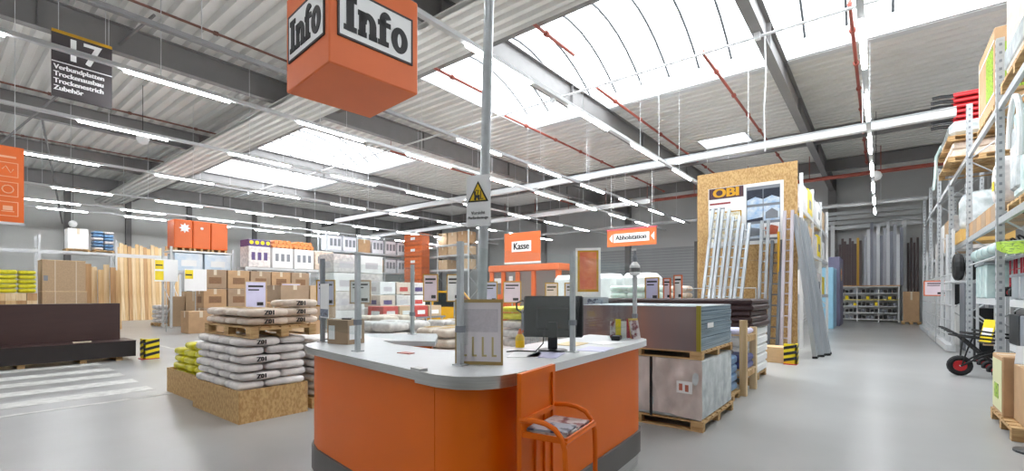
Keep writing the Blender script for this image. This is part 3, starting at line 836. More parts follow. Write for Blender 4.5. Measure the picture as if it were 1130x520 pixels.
BOXM = {}
def carton(x0, x1, y0, y1, z0, z1, m, label, group=None, cat='box', tapem=tape, lab=None, name='carton', flap=True):
    """box with corners given, tape strip on top and faces, optional printed label on +x and -y faces"""
    t = thing(name, label, cat, ((x0 + x1) / 2, (y0 + y1) / 2, z0), 0, group)
    a, b, h = (x1 - x0) / 2, (y1 - y0) / 2, z1 - z0
    key = (round(a, 3), round(b, 3), round(h, 3), m.name, tapem and tapem.name, lab and lab.name)
    if key not in BOXM:
        r = [('box_body', MB().rbox(-a, a, -b, b, 0, h, min(0.012, h * 0.05)).mesh('box_body', m))]
        if tapem:
            w = min(a, b) * 0.13
            r.append(('tape_strip', MB().box(-a - 0.002, a + 0.002, -w, w, h - 0.003, h + 0.002).box(a, a + 0.003, -w, w, h * 0.72, h).box(-w, w, -b - 0.003, -b, h * 0.72, h).mesh('tape_strip', tapem)))
        if lab:
            r.append(('print', MB().box(a, a + 0.003, -b * 0.55, b * 0.55, h * 0.25, h * 0.6).mesh('print', lab)))
            r.append(('print', MB().box(-a * 0.55, a * 0.55, -b - 0.003, -b, h * 0.25, h * 0.6).mesh('print', lab)))
        BOXM[key] = r
    for nm, me in BOXM[key]: link(nm, me, t)
    return t

SACK = {}
def sack(x, y, z, m, label, group, l=0.55, w=0.38, h=0.112, rz=0, txt=None, stripe=None, cat='bag', tf=None):
    v = random.randrange(4)
    key = (l, w, h, m.name, v)
    if key not in SACK: SACK[key] = MB().sack(l, w, h, v).mesh('bag', m)
    o = link('cement_bag' if cat == 'bag' else 'bag', SACK[key], None, (x, y, z), (0, 0, rz))
    tag(o, label, cat, group)
    if txt:
        k = ('z', txt, l, w, h)
        if k not in SACK:
            me = text_mesh(txt, h * 0.72, black_m, 0.003)
            SACK[k] = me
        fx, fy, fr = tf
        link('print', SACK[k], o, (fx, fy, h * 0.5), fr)
    if stripe:
        k = ('s', stripe.name, l, w, h)
        if k not in SACK: SACK[k] = MB().box(-l * 0.32, l * 0.32, -w * 0.2, w * 0.2, h * 0.985, h * 1.0).mesh('top_print', stripe)
        link('top_print', SACK[k], o)
    return o

# --- OSB crates with Z01 bags at the left of the counter
def crate(x0, x1, y0, y1, h, label):
    t = thing('osb_crate', label, 'crate', ((x0 + x1) / 2, (y0 + y1) / 2, 0), 0, 'OSB crates')
    a, b, k = (x1 - x0) / 2, (y1 - y0) / 2, 0.022
    part('front_board', MB().box(-a, a, -b, -b + k, 0, h), osb, t)
    part('rear_board', MB().box(-a, a, b - k, b, 0, h), osb, t)
    part('side_board', MB().box(a - k, a, -b + k, b - k, 0, h), osb, t)
    part('side_board', MB().box(-a, -a + k, -b + k, b - k, 0, h), osb, t)
crate(-7.72, -6.17, 2.42, 3.30, 0.41, 'larger OSB crate around the white bag stack')
crate(-9.28, -7.80, 2.54, 3.30, 0.39, 'smaller OSB crate holding the yellow bags')
pallet(-6.95, 2.86, 0, 'lower pallet inside the larger OSB crate', 1.4, 0.76, m=wood)
pallet(-6.95, 2.86, 0.144, 'upper pallet inside the larger OSB crate, under the bags', 1.4, 0.76, m=wood)
h = 0.108
rowpos = ['at the far end', 'second from the far end', 'second from the near end', 'at the aisle end']
for k in range(7):
    z = 0.29 + k * h
    long_front = k % 2 == 0
    for i in range(4):      # bags lying across
        x = -7.44 + i * 0.36
        yc = 2.70 if long_front else 3.02
        near = 'front' if long_front else 'rear'
        sack(x, yc, z, bag_w, 'white bag in larger OSB crate, %s layer, %s row, %s' % (ORD[k], near, rowpos[i]), 'white bags in the OSB crate', 0.53, 0.37, h, PI / 2,
             'Z01' if i == 3 and k % 2 == 0 and k > 0 else None, tf=(0.0, -0.187, (PI / 2, 0, 0)))
    for i in range(3):
        x = -7.38 + i * 0.475
        yc = 3.13 if long_front else 2.58
        near = 'rear' if long_front else 'front'
        sack(x, yc, z, bag_w, 'lengthwise white bag in larger OSB crate, %s layer, %s row, %s' % (ORD[k], near, ('far end', 'middle', 'aisle end')[i]), 'white bags in the OSB crate', 0.48, 0.34, h, 0)
zt = 0.29 + 7 * h
pallet(-6.90, 2.98, zt, 'pallet lying on top of the white Z01 bag stack', 1.5, 0.86)
zb = zt + 0.144
n = 0
for k in range(3):
    for i, (x, y, rz) in enumerate(((-6.42, 2.82, PI / 2), (-6.80, 2.82, PI / 2), (-7.18, 2.82, PI / 2), (-7.5, 2.84, PI / 2), (-6.50, 3.28, PI / 2))):
        if k == 2 and i not in (4,): continue
        sack(x + (0.05 if k else 0), y - (0.02 if k else 0), zb + k * 0.115, bag_c, 'cream Z01 bag on the upper pallet, %s layer, %s' % (('bottom', 'middle', 'topmost')[k], ('aisle corner', 'second from the aisle', 'third from the aisle', 'far corner', 'near the counter')[i]),
             'cream Z01 bags on the upper pallet', 0.55, 0.37, 0.115, rz, 'Z01' if i in (0, 4) else None, gold_m if k == 1 or i == 4 else None, tf=(0.0, -0.187, (PI / 2, 0, 0)))
# neighbouring pallets of bags behind the crate
def bag_pallet(x0, y0, nx, ny, layers, m, what, lx=0.38, ly=0.56, h=0.11, z0=0.144, txt=None, stripe=None, fine=True, pal=True, group=None, place=''):
    L, W = nx * lx, ny * ly
    if pal: pallet(x0 + L / 2, y0 + W / 2, 0, 'pallet under the %s' % what, round(L + 0.04, 2), round(W + 0.04, 2), fine=fine)
    for k in range(layers):
        for i in range(nx):
            for j in range(ny):
                if k == layers - 1 and random.random() < 0.12 and layers > 3 and 'kiosk' not in what: continue
                rz = PI / 2 + random.uniform(-0.04, 0.04)
                pos = []
                sack(x0 + (i + 0.5) * lx, y0 + (j + 0.5) * ly, z0 + k * h, m,
                     'bag in %s, %s layer, %s column, %s row' % (what, ORD[k], NTH[nx - 1 - i], NTH[j]),
                     group or what, ly, lx, h, rz, txt if (i == nx - 1) else None, stripe if k == layers - 1 else None, tf=(0, -lx / 2 + 0.003, (PI / 2, 0, 0)))
bag_pallet(-7.1, 3.42, 2, 2, 8, bag_w, 'white Z01 stack behind the OSB crate', 0.42, 0.5, 0.105, txt='Z01')
bag_pallet(-7.2, 4.75, 2, 2, 7, bag_c, 'cream stack beside the counter end', 0.42, 0.5, 0.105)
# yellow bags in the small crate
pallet(-8.54, 2.92, 0, 'pallet inside the smaller OSB crate', 1.36, 0.66)
k2 = 0
for k in range(6):
    for i in range(3):
        if k == 5 and i == 0: continue
        sack(-8.95 + i * 0.46, 2.80, 0.144 + k * 0.118, yellow_bag, 'yellow bag in the small OSB crate, %s layer, %s' % (ORD[k], ('far end', 'middle', 'end by the white bags')[i]), 'yellow bags in the small crate', 0.46, 0.42, 0.12, 0.06 * ((k + i) % 3 - 1), stripe=white_m if k == 5 else None)

# --- brown laminate stack with pallets, far left
lm = thing('laminate_bench', 'low black edged panel stack in front of the brown boards', 'panel stack', (-14.9, 0, 0))
part('panel_block', MB().box(-0.6, 0.52, -3.0, 3.3, 0.09, 0.46), brown_dk, lm)
part('top_panel', MB().box(-0.6, 0.53, -3.0, 3.31, 0.46, 0.475), brown_lam, lm)
for y in (-2.2, -0.9, 0.35, 1.35, 2.35, 3.0): part('support_block', MB().box(-0.5, 0.45, y - 0.06, y + 0.06, 0, 0.09), wood, lm)
bb = thing('laminate_stack', 'tall dark brown laminate board stack beside the zebra crossing', 'panel stack', (-15.2, 0, 0.475))
for i in range(6):
    part('board', MB().box(-0.25 + i * 0.07, -0.182 + i * 0.07, -3.0, 3.14 - 0.01 * (i % 2), 0, 0.90), brown_lam, bb)
solo('offcut', MB().rbox(-0.05, 0.05, -0.16, 0.16, 0, 0.025, 0.004), M('cream_offcut', (226, 210, 186), 0.6, 0, 0.05, 4), 'small cream offcut lying on the black ledge', 'offcut', (-14.6, 2.35, 0.475))
def guard(x, y, label, h=0.42, w=0.28):
    t = thing('corner_guard', label, 'corner guard', (x, y, 0))
    part('plate', MB().box(-w / 2, w / 2, -0.02, 0.02, 0.02, h).box(w / 2 - 0.04, w / 2, -0.02, w, 0.02, h), yellow_m, t)
    for i in range(3):
        z = 0.06 + i * h * 0.29
        part('black_stripe', MB().prism_axis([(-w / 2, z), (w / 2, z + h * 0.14), (w / 2, z + h * 0.28), (-w / 2, z + h * 0.14)], -0.024, -0.02, 'y'), black_m, t)
        part('black_stripe', MB().prism_axis([(-0.02, z), (w, z + h * 0.14), (w, z + h * 0.28), (-0.02, z + h * 0.14)], w / 2, w / 2 + 0.004, 'x'), black_m, t)
    part('foot', MB().box(-w / 2, w / 2, -0.06, w, 0, 0.02), red_m, t)
guard(-14.3, 3.42, 'yellow and black striped guard at the end of the brown boards', 0.5, 0.3)

# ------------------------------------------------------------------ racks
def rack(ys, x0, x1, z1, levels, label, axis='y', m=steel_white, pw=0.09, deck=None, holes=False):
    """axis 'y': bays run along y, front at x1 (towards +x if x1>x0)"""
    t = thing('pallet_rack', label, 'rack', (0, 0, 0), 0, 'pallet racks')
    X = (lambda a, b: (a, b)) if axis == 'y' else (lambda a, b: (b, a))
    pm = MB().box(-pw / 2, pw / 2, -pw / 2, pw / 2, 0, z1).mesh('upright', m)
    hm = None
    if holes:
        hb_ = MB()
        z = 0.15
        while z < z1 - 0.1:
            hb_.box(-pw / 2 - 0.003, -pw / 2, -0.018, 0.018, z, z + 0.05).box(-0.02, 0.02, -pw / 2 - 0.003, -pw / 2, z, z + 0.05); z += 0.15
        hm = hb_.mesh('slot', grey_pl)
    for y in ys:
        for x in (x0, x1):
            p = link('upright', pm, t, X(x, y) + (0,))
            if hm: link('slots', hm, p)
        br = MB(); z = 0.2; k = 0
        while z + 1.0 < z1:
            a, b = ((x0, z), (x1, z + 0.9)) if k % 2 == 0 else ((x1, z), (x0, z + 0.9))
            br.tube([X(a[0], y) + (a[1],), X(b[0], y) + (b[1],)], 0.018, 5); z += 0.95; k += 1
        part('brace', br, m, t)
    for z in levels:
        for ya, yb in zip(ys, ys[1:]):
            for x in (x0, x1):
                if axis == 'y': b_ = MB().box(x - 0.03, x + 0.03, ya + pw / 2, yb - pw / 2, z - 0.12, z)
                else: b_ = MB().box(ya + pw / 2, yb - pw / 2, x - 0.03, x + 0.03, z - 0.12, z)
                part('beam', b_, m, t)
            if deck:
                if axis == 'y': b_ = MB().box(min(x0, x1), max(x0, x1), ya + 0.05, yb - 0.05, z, z + 0.012)
                else: b_ = MB().box(ya + 0.05, yb - 0.05, min(x0, x1), max(x0, x1), z, z + 0.012)
                part('shelf_deck', b_, deck, t)
    return t

def price_stand(x, y, zb, w, h, label, face='-y', sheet=white_m, frame=gold_m, z0=0.0, txt=None):
    rz = {'-y': 0, '+x': PI / 2}[face] if isinstance(face, str) else face
    t = thing('price_board', label, 'price board', (x, y, z0), rz, 'price boards on posts')
    part('post', MB().tube([(0, 0.02, 0), (0, 0.02, zb - z0 + h * 0.5)], 0.018, 6), galv, t)
    part('base_plate', MB().box(-0.15, 0.15, -0.12, 0.16, 0, 0.012), galv, t)
    a, b, k = w / 2, zb - z0, 0.02 + 0.02 * w
    part('frame', MB().box(-a, a, -0.012, 0.012, b, b + k).box(-a, a, -0.012, 0.012, b + h - k, b + h).box(-a, -a + k, -0.012, 0.012, b, b + h).box(a - k, a, -0.012, 0.012, b, b + h), frame, t)
    part('price_sheet', MB().box(-a + k, a - k, -0.006, 0.006, b + k, b + h - k), sheet, t)
    part('print_lines', MB().box(-a * 0.7, a * 0.7, -0.009, -0.006, b + h * 0.78, b + h * 0.85).box(-a * 0.7, a * 0.3, -0.009, -0.006, b + h * 0.66, b + h * 0.71).box(a * 0.1, a * 0.7, -0.009, -0.006, b + h * 0.12, b + h * 0.24), black_m, t)
    return t

# rack in front of the grey wall, far left
rack([0.7, 3.6, 6.5, 9.4], -33.1, -32.0, 4.5, [3.78], 'white pallet rack before the grey wall holding white and blue stacks')
pallet(-32.5, 5.0, 3.78, 'pallet on the wall rack under the white block', 1.0, 0.9, 0.13, fine=False)
carton(-32.95, -32.05, 4.62, 5.4, 3.91, 4.95, white_m, 'white wrapped block on the wall rack beside the blue bags', cat='block')
pallet(-32.5, 6.02, 3.78, 'pallet on the wall rack under the blue bags', 1.0, 0.84, 0.13, fine=False)
for k in range(6):
    for j in range(2):
        sack(-32.5, 5.82 + j * 0.42, 3.91 + k * 0.17, blue_m if (k + j) % 3 else bag_w, 'blue bag on the wall rack, %s layer, %s' % (ORD[k], ('left column', 'right column')[j]), 'blue bags on the wall rack', 0.8, 0.41, 0.17)
# planks standing against the wall
def plank(x, y, z0, w, L, th, m, label, lean=0.05, rz=0, group='standing planks'):
    solo('plank', MB().box(-th / 2, th / 2, -w / 2, w / 2, 0, L), m, label, 'plank', (x, y, z0), (0, -lean, rz), group)
pm_ = [pine, pine2, pine, pine3, pine2, pine, pine2, pine3, pine, pine2]
for i in range(17):
    plank(-36.0 - 0.02 * (i % 3), 7.45 + i * 0.195, 0.0, 0.185, 4.5 + 0.25 * ((i * 7) % 4) / 3, 0.07, pm_[i % 10],
          'timber plank against the wall, %s counted from the white rack, %s tone' % ((NTH + ['fifteenth', 'sixteenth', 'seventeenth'])[i], ('golden', 'pale', 'brown')[0 if pm_[i % 10] is pine else 1 if pm_[i % 10] is pine2 else 2]), 0.10)
for i in range(6):
    plank(-27.3 - 0.1 * (i % 2), 4.62 + i * 0.21, 0.0, 0.2, 2.95 - 0.12 * (i % 3), 0.05, pm_[(i + 3) % 10], 'shorter board leaning right of the chipboard stack, %s from it' % NTH[i], 0.06, group='shorter leaning boards')
for i in range(5):
    plank(-26.6 - 0.1 * (i % 2), 0.45 + i * 0.2, 0.0, 0.18, 3.0 - 0.15 * (i % 3), 0.05, pm_[(i + 1) % 10], 'pale board at the picture edge above the brown stack, %s from the edge' % NTH[i], 0.05, group='boards at the edge')
# chipboard stacks
pallet(-25.5, 3.55, 0, 'pallet under the chipboard stacks', 1.1, 1.3, fine=False)
for k, (z0, z1, lab) in enumerate(((0.144, 1.0, 'lowest strapped chipboard stack behind the brown laminate boards'), (1.0, 1.72, 'middle strapped chipboard stack with pale edge'), (1.72, 2.93, 'tall top chipboard stack with grey paper label'))):
    t = thing('chipboard_stack', lab, 'board stack', (-25.5, 3.55, z0), 0, 'chipboard stacks')
    part('board_block', MB().box(-0.55, 0.55 - 0.03 * k, -0.66, 0.66 - 0.04 * k, 0, z1 - z0), chip, t)
    part('top_sheet', MB().box(-0.56, 0.56 - 0.03 * k, -0.67, 0.67 - 0.04 * k, z1 - z0 - 0.02, z1 - z0), pine2, t)
    for y in (-0.3, 0.3): part('strap', MB().box(0.55 - 0.03 * k, 0.553 - 0.03 * k, y - 0.012, y + 0.012, 0, z1 - z0), tape, t)
    if k == 2: part('paper_label', MB().box(0.49, 0.494, -0.62, -0.5, 0.4, 0.6), grey_pl, t)
lum_y = 1.5
for k in range(6):
    for i in range(5):
        solo('lumber_beam', MB().box(-0.6, 0.6, -0.13, 0.13, 0, 0.27), pm_[(i * 3 + k) % 10], 'square lumber beam in the cut stack, %s layer, %s from the picture edge' % (ORD[k], NTH[i]), 'lumber', (-25.2 + 0.04 * ((i * k) % 3), lum_y + i * 0.27, k * 0.275), group='lumber beams')
for k in range(5):
    for j in range(2):
        sack(-25.2, 2.0 + j * 0.5, 1.65 + k * 0.17, yellow_bag, 'yellow bag on the lumber stack, %s layer, %s' % (ORD[k], ('left', 'right')[j]), 'yellow bags on the lumber stack', 0.6, 0.48, 0.17)

# display rack with orange cabinets
rack([7.45, 10.15, 12.6, 15.0], -27.8, -26.6, 3.9, [2.75], 'white display rack carrying the three orange cabinets', deck=steel_white)
sh = thing('display_shelf', 'white shelf board under the orange cabinets', 'shelf', (-27.2, 8.8, 3.66))
part('board', MB().box(-0.6, 0.62, -1.3, 1.3, 0, 0.08), white_m, sh)
for i in range(2):
    carton(-27.7, -26.62, 7.6 + i * 1.27, 8.78 + i * 1.27, 2.765, 3.62, M('pale_blue_pack', (196, 214, 230), 0.4, 0, scale=3, c2=(226, 232, 238)), 'pale blue pack under the orange cabinets, %s' % ('left one', 'right one')[i], tapem=None, lab=white_m, group='pale blue packs')
for i in range(3):
    t = thing('orange_cabinet', ('orange cabinet with white starburst, leftmost on the display rack', 'orange cabinet with small white dot, middle of the display rack', 'plain orange cabinet, right end of the display rack')[i], 'cabinet', (-27.2, 7.98 + i * 0.79, 3.74), 0, 'orange cabinets')
    part('body', MB().rbox(-0.5, 0.5, -0.385, 0.385, 0.13, 1.5, 0.02), orange_d, t)
    part('door_panel', MB().box(0.5, 0.515, -0.34, 0.34, 0.2, 1.44), orange_s, t)
    for y in (-0.3, 0, 0.3): part('skid', MB().box(-0.5, 0.5, y - 0.05, y + 0.05, 0, 0.13), wood, t)
    if i == 0:
        pts = [(0.25 * (1 if k % 2 == 0 else 0.6) * math.cos(k * PI / 8), 0.25 * (1 if k % 2 == 0 else 0.6) * math.sin(k * PI / 8)) for k in range(16)]
        part('starburst', MB().prism_axis([(a + 0.05, b + 1.1) for a, b in pts], 0.515, 0.52, 'x'), white_m, t)
    if i == 1: part('sticker', MB().prism_axis([(0.07 * math.cos(k * PI / 6), 1.15 + 0.07 * math.sin(k * PI / 6)) for k in range(12)], 0.515, 0.52, 'x'), white_m, t)
# wrapped packs on the next bays
rack([10.15, 12.6, 15.0], -25.9, -24.95, 3.0, [2.98], 'low white rack carrying the printed packs beside the cabinets', deck=steel_white)
violet = M('violet_print', (92, 74, 128), 0.5, 0, 0.2, 9)
for i in range(4):
    y = 10.2 + i * 1.18
    t = thing('printed_pack', ('white pack with violet band and yellow discs, next to the cabinets', 'white pack with orange rolls on top, second from the cabinets', 'white pack with orange rolls on top, third from the cabinets', 'plain cream pack at the far end of the pack row')[i], 'pack', (-25.4, y + 0.57, 2.995), 0, 'printed packs')
    part('body', MB().rbox(-0.5, 0.5, -0.54, 0.54, 0, 1.05, 0.02), (bag_w, white_m, white_m, bag_c)[i], t)
    if i == 0:
        part('band', MB().rbox(-0.5, 0.5, -0.54, 0.54, 1.05, 1.4, 0.02), violet, t)
        for k in range(4): part('disc', MB().prism_axis([(-0.4 + k * 0.27 + 0.1 * math.cos(a * PI / 5), 1.24 + 0.1 * math.sin(a * PI / 5)) for a in range(10)], 0.5, 0.505, 'x'), yellow_m, t)
    elif i < 3:
        for k in range(5): part('roll', MB().tube([(-0.45, -0.44 + k * 0.22, 1.17), (0.5, -0.44 + k * 0.22, 1.17)], 0.11, 10), M('amber', (236, 150, 84), 0.4, 0, 0.2, 8), t)
        for k in range(4): part('roll', MB().tube([(-0.45, -0.33 + k * 0.22, 1.36), (0.5, -0.33 + k * 0.22, 1.36)], 0.11, 10), MATS['amber'], t)
    for k in range(3):
        part('print_mark', MB().box(0.5, 0.504, -0.4 + k * 0.3, -0.22 + k * 0.3, 0.35, 0.75), grey_pl if i else violet, t)
# cardboard box wall in front
for i in range(6):
    y = 7.75 + i * 0.98
    pallet(-23.9, y + 0.45, 0, 'pallet under the cardboard wall, %s from the cabinets end' % NTH[i], 1.0, 0.9, fine=False)
    for k in range(3):
        if i == 5 and k == 2: continue
        carton(-24.4, -23.4, y, y + 0.92, 0.144 + k * 0.86, 0.144 + k * 0.86 + 0.84, card if (i + k) % 2 else card3, 'brown carton in the cardboard wall, %s tier, %s column' % (('bottom', 'middle', 'top')[k], NTH[i]), 'cardboard wall cartons', lab=M('brown_print', (140, 104, 74), 0.7, 0, 0.2, 12))
for i in range(2):
    carton(-22.9, -22.0, 6.75 + i * 0.95, 7.65 + i * 0.95, 0.0, 0.9 - 0.12 * i, card, 'low open brown carton on the floor before the cardboard wall, %s' % ('taller left', 'shorter right')[i], 'low cartons', lab=None)
carton(-22.7, -21.9, 13.7, 14.7, 0, 2.75, card2, 'tall pale carton at the end of the cardboard wall', tapem=tape)
carton(-22.7, -21.9, 14.8, 15.7, 0, 2.3, bag_c, 'tall cream pack beyond the cardboard wall', tapem=None)
# white bags low pile by the planks
bag_pallet(-29.5, 7.4, 2, 2, 4, bag_w, 'low pile by the planks', 0.6, 0.9, 0.23, fine=False)
carton(-28.2, -27.6, 8.35, 9.0, 0.0, 1.75, card2, 'pale carton tower between planks and price tags', tapem=tape)
carton(-28.2, -27.6, 7.75, 8.3, 0.0, 1.5, chip, 'narrow chipboard crate beside the price tags', tapem=None)
# yellow price tags
for i, (y, z, lab) in enumerate(((6.55, 2.15, 'tall price board with two yellow fields beside the planks'), (7.45, 1.75, 'price board with one yellow field below the orange cabinets'))):
    t = thing('price_board', lab, 'price board', (-24.0 + 0.6 * i, y, 0), PI / 2, 'yellow field price boards')
    part('post', MB().tube([(0, 0.03, 0), (0, 0.03, z + 0.5)], 0.02, 6), galv, t)
    part('panel', MB().box(-0.42, 0.42, -0.01, 0.01, z, z + 0.95), white_m, t)
    part('yellow_field', MB().box(-0.4, -0.1, -0.016, -0.01, z + 0.52, z + 0.9), yellow_m, t)
    if i == 0: part('yellow_field', MB().box(-0.4, -0.1, -0.016, -0.01, z + 0.06, z + 0.44), yellow_m, t)
    part('print_lines', MB().box(-0.38, -0.14, -0.02, -0.016, z + 0.66, z + 0.72), black_m, t)
price_stand(-18.6, 7.9, 1.05, 0.78, 1.05, 'large lilac price board behind the Z01 bags, left one', '+x', lilac, frame=M('pale_wood_frame', (200, 170, 132), 0.6, 0, 0.1, 5))
price_stand(-18.6, 9.25, 1.05, 0.78, 1.0, 'large lilac price board behind the Z01 bags, right one', '+x', lilac, frame=MATS['pale_wood_frame'])

# ------------------------------------------------------------------ corner racks behind the counter
rack([17.4, 19.8, 22.2, 24.6], -31.1, -30.0, 6.0, [3.3, 4.7], 'tall grey rack with white crates in the far corner', m=galv)
crate_w = M('white_crate', (222, 222, 228), 0.5, 0, 0.1, 8)
for k, z in enumerate((3.3, 4.7)):
    for i in range(6):
        y = 17.55 + i * 1.18
        if (i + k) % 4 == 3:
            carton(-31.0, -30.0, y, y + 1.0, z, z + 0.95, card, 'brown carton on corner rack, %s shelf, %s place' % (('lower', 'upper')[k], NTH[i]), 'corner rack boxes')
        else:
            t = thing('plastic_crate', 'white crate on corner rack, %s shelf, %s place' % (('lower', 'upper')[k], NTH[i]), 'crate', (-30.5, y + 0.5, z), 0, 'corner rack crates')
            part('tub', MB().rbox(-0.5, 0.5, -0.5, 0.5, 0, 1.05, 0.03), crate_w, t)
            for q in range(3): part('grip_slot', MB().box(0.5, 0.506, -0.4 + q * 0.3, -0.2 + q * 0.3, 0.3, 0.8), grey_pl, t)
            part('rim', MB().box(-0.52, 0.52, -0.52, 0.52, 1.0, 1.08), grey_pl, t)
rack([-30.2, -27.1, -23.8], 26.1, 25.0, 6.4, [3.5, 4.6, 5.4], 'white rack with orange crates and cartons behind the yellow car', axis='x')
for k in range(7):
    t = thing('orange_crate', 'orange slatted crate in the tall pile, %s from the floor' % (ORD[k] if k else 'first'), 'crate', (-28.7, 24.3, 0.05 + k * 0.9), 0, 'orange slatted crates')
    for q in range(3): part('slat', MB().box(-1.05, 1.05, -0.42, -0.40, 0.06 + q * 0.27, 0.26 + q * 0.27), M('orange_crate_paint', (214, 108, 52), 0.6, 0, 0.15, 6), t)
    part('core', MB().box(-1.0, 1.0, -0.40, 0.4, 0, 0.88), M('orange_core', (190, 96, 50), 0.6, 0, 0.2, 6), t)
    for x in (-0.9, 0.9): part('corner_post', MB().box(x - 0.06, x + 0.06, -0.44, -0.42, 0, 0.88), MATS['orange_crate_paint'], t)
    part('label', MB().box(-0.25, 0.25, -0.445, -0.42, 0.4, 0.6), white_m, t)
for k, z in enumerate((3.5, 4.6, 5.4)):
    for i in range(3):
        if k == 0 and i == 1: continue
        carton(-27.0 + i * 1.05, -26.05 + i * 1.05, 25.0, 26.0, z, z + (0.75, 0.62, 0.9)[k], (card2, card, card2)[(i + k) % 3], 'carton on the white rack behind the car, %s shelf, %s' % (('lower', 'middle', 'top')[k], ('left', 'centre', 'right')[i]), 'white rack cartons')
# white bundles behind the screen
for k in range(4):
    for j in range(2):
        carton(-19.6, -18.4, 11.0 + j * 1.3, 12.2 + j * 1.3, 0.1 + k * 0.82, 0.9 + k * 0.82, bag_w if (k + j) % 2 else white_m, 'white insulation bundle behind the counter screen, %s tier, %s pile' % (ORD[k], ('left', 'right')[j]), 'white insulation bundles', tapem=None, cat='bundle', name='insulation_bundle', lab=MATS['grey_violet_print'])
for j in range(2): pallet(-19.0, 11.6 + j * 1.3, -0.0, 'pallet under the white insulation bundles, %s' % ('left', 'right')[j], 1.2, 1.2, 0.1, fine=False)
paper_t = thing('posted_notice', 'white notice with dark picture strip hung on the left screen', 'notice', (-3.72, 2.14, ZT + 0.23), math.radians(-13))
part('sheet', MB().box(-0.11, 0.11, -0.004, 0.0, 0.0, 0.29), white_m, paper_t)
part('picture_strip', MB().box(-0.10, 0.10, -0.006, -0.004, 0.01, 0.075), M('city_print', (120, 130, 150), 0.5, 0, scale=40, c2=(40, 46, 60), lo=0.4, hi=0.5), paper_t)
# framed price boards between the screen posts
price_stand(-9.0, 5.2, 1.35, 0.40, 0.55, 'lilac price board seen just right of the second screen post', math.radians(35), lilac)
price_stand(-8.6, 5.75, 1.40, 0.46, 0.50, 'wood framed price board between two screen posts', math.radians(35), white_m, frame=MATS['pale_wood_frame'])
price_stand(-9.6, 8.6, 1.40, 0.42, 0.75, 'pink white price board left in front of the yellow car', math.radians(30), M('rose_print', (238, 218, 228), 0.5, 0, 0.05, 5))
price_stand(-9.1, 9.0, 1.40, 0.42, 0.75, 'gold framed price board right in front of the yellow car', math.radians(30), white_m)
price_stand(-8.2, 9.5, 1.35, 0.34, 0.60, 'narrow price board just left of the steel pole', math.radians(30), lilac)
price_stand(-8.2, 10.4, 1.35, 0.52, 0.62, 'rose price board just right of the steel pole', math.radians(30), MATS['rose_print'])
price_stand(-6.6, 10.0, 1.30, 0.34, 0.60, 'narrow price board before the orange kiosk door', math.radians(20), MATS['rose_print'])
price_stand(-6.15, 10.3, 1.30, 0.44, 0.60, 'price board beside the orange kiosk window', math.radians(20), lilac)
# bag pallets behind the counter
bag_pallet(-9.1, 5.9, 2, 2, 4, bag_w, 'bulky white stack behind left screen', 0.62, 0.6, 0.22, fine=False)
bag_pallet(-8.6, 7.5, 2, 2, 4, bag_w, 'white stack before the yellow car', 0.62, 0.6, 0.215, fine=False, stripe=gold_m)
bag_pallet(-7.4, 6.2, 2, 2, 4, bag_c, 'cream stack left of the pole', 0.46, 0.56, 0.2, fine=False, stripe=gold_m)
bag_pallet(-7.1, 8.5, 2, 2, 4, bag_w, 'white stack before the kiosk', 0.62, 0.6, 0.215, fine=False)
bag_pallet(-7.1, 8.5, 2, 2, 2, yellow_bag, 'yellow layer before the kiosk', 0.62, 0.6, 0.16, z0=0.144 + 4 * 0.215, pal=False)
bag_pallet(-5.7, 8.8, 2, 2, 5, bag_w, 'white stack behind the monitor', 0.46, 0.6, 0.21, fine=False)
bag_pallet(-11.6, 7.6, 2, 2, 4, bag_c, 'cream stack by the price boards', 0.62, 0.6, 0.22, fine=False)
# small trolley handles / yellow spray bottle seen above the counter
jk = thing('pallet_jack', 'pallet truck with upright black handle behind the counter', 'pallet truck', (-4.55, 6.1, 0), math.radians(20))
part('forks', MB().box(-0.27, -0.11, 0.1, 1.25, 0.06, 0.11).box(0.11, 0.27, 0.1, 1.25, 0.06, 0.11), red_m, jk)
part('pump_housing', MB().rbox(-0.2, 0.2, -0.1, 0.12, 0.1, 0.5, 0.03), red_m, jk)
part('drawbar', MB().tube([(0, -0.05, 0.4), (0, -0.12, 1.35)], 0.022, 8), grey_pl, jk)
part('handle_loop', MB().tube([(0, -0.12, 1.3), (-0.09, -0.125, 1.36), (-0.10, -0.13, 1.46), (0, -0.135, 1.5), (0.10, -0.13, 1.46), (0.09, -0.125, 1.36)], 0.016, 6, True), rubber, jk)
for x in (-0.08, 0.08): part('wheel', MB().tube([(x - 0.03, -0.02, 0.09), (x + 0.03, -0.02, 0.09)], 0.09, 14), rubber, jk)
for x in (-0.19, 0.19): part('roller', MB().tube([(x - 0.05, 1.1, 0.04), (x + 0.05, 1.1, 0.04)], 0.04, 10), rubber, jk)
ye = thing('spray_bottle', 'small yellow bottle with pointed cap behind the counter edge', 'bottle', (-2.62, 2.98, ZT - 0.02))
ye.location = (-2.3, 3.02, ZT)
part('body', MB().lathe([(0.035, 0), (0.038, 0.01), (0.038, 0.08), (0.02, 0.11)], n=14), M('bottle_yellow', (250, 200, 20), 0.35, 0, 0.05, 4), ye)
part('cap', MB().lathe([(0.02, 0.11), (0.008, 0.15)], n=10), orange_d, ye)
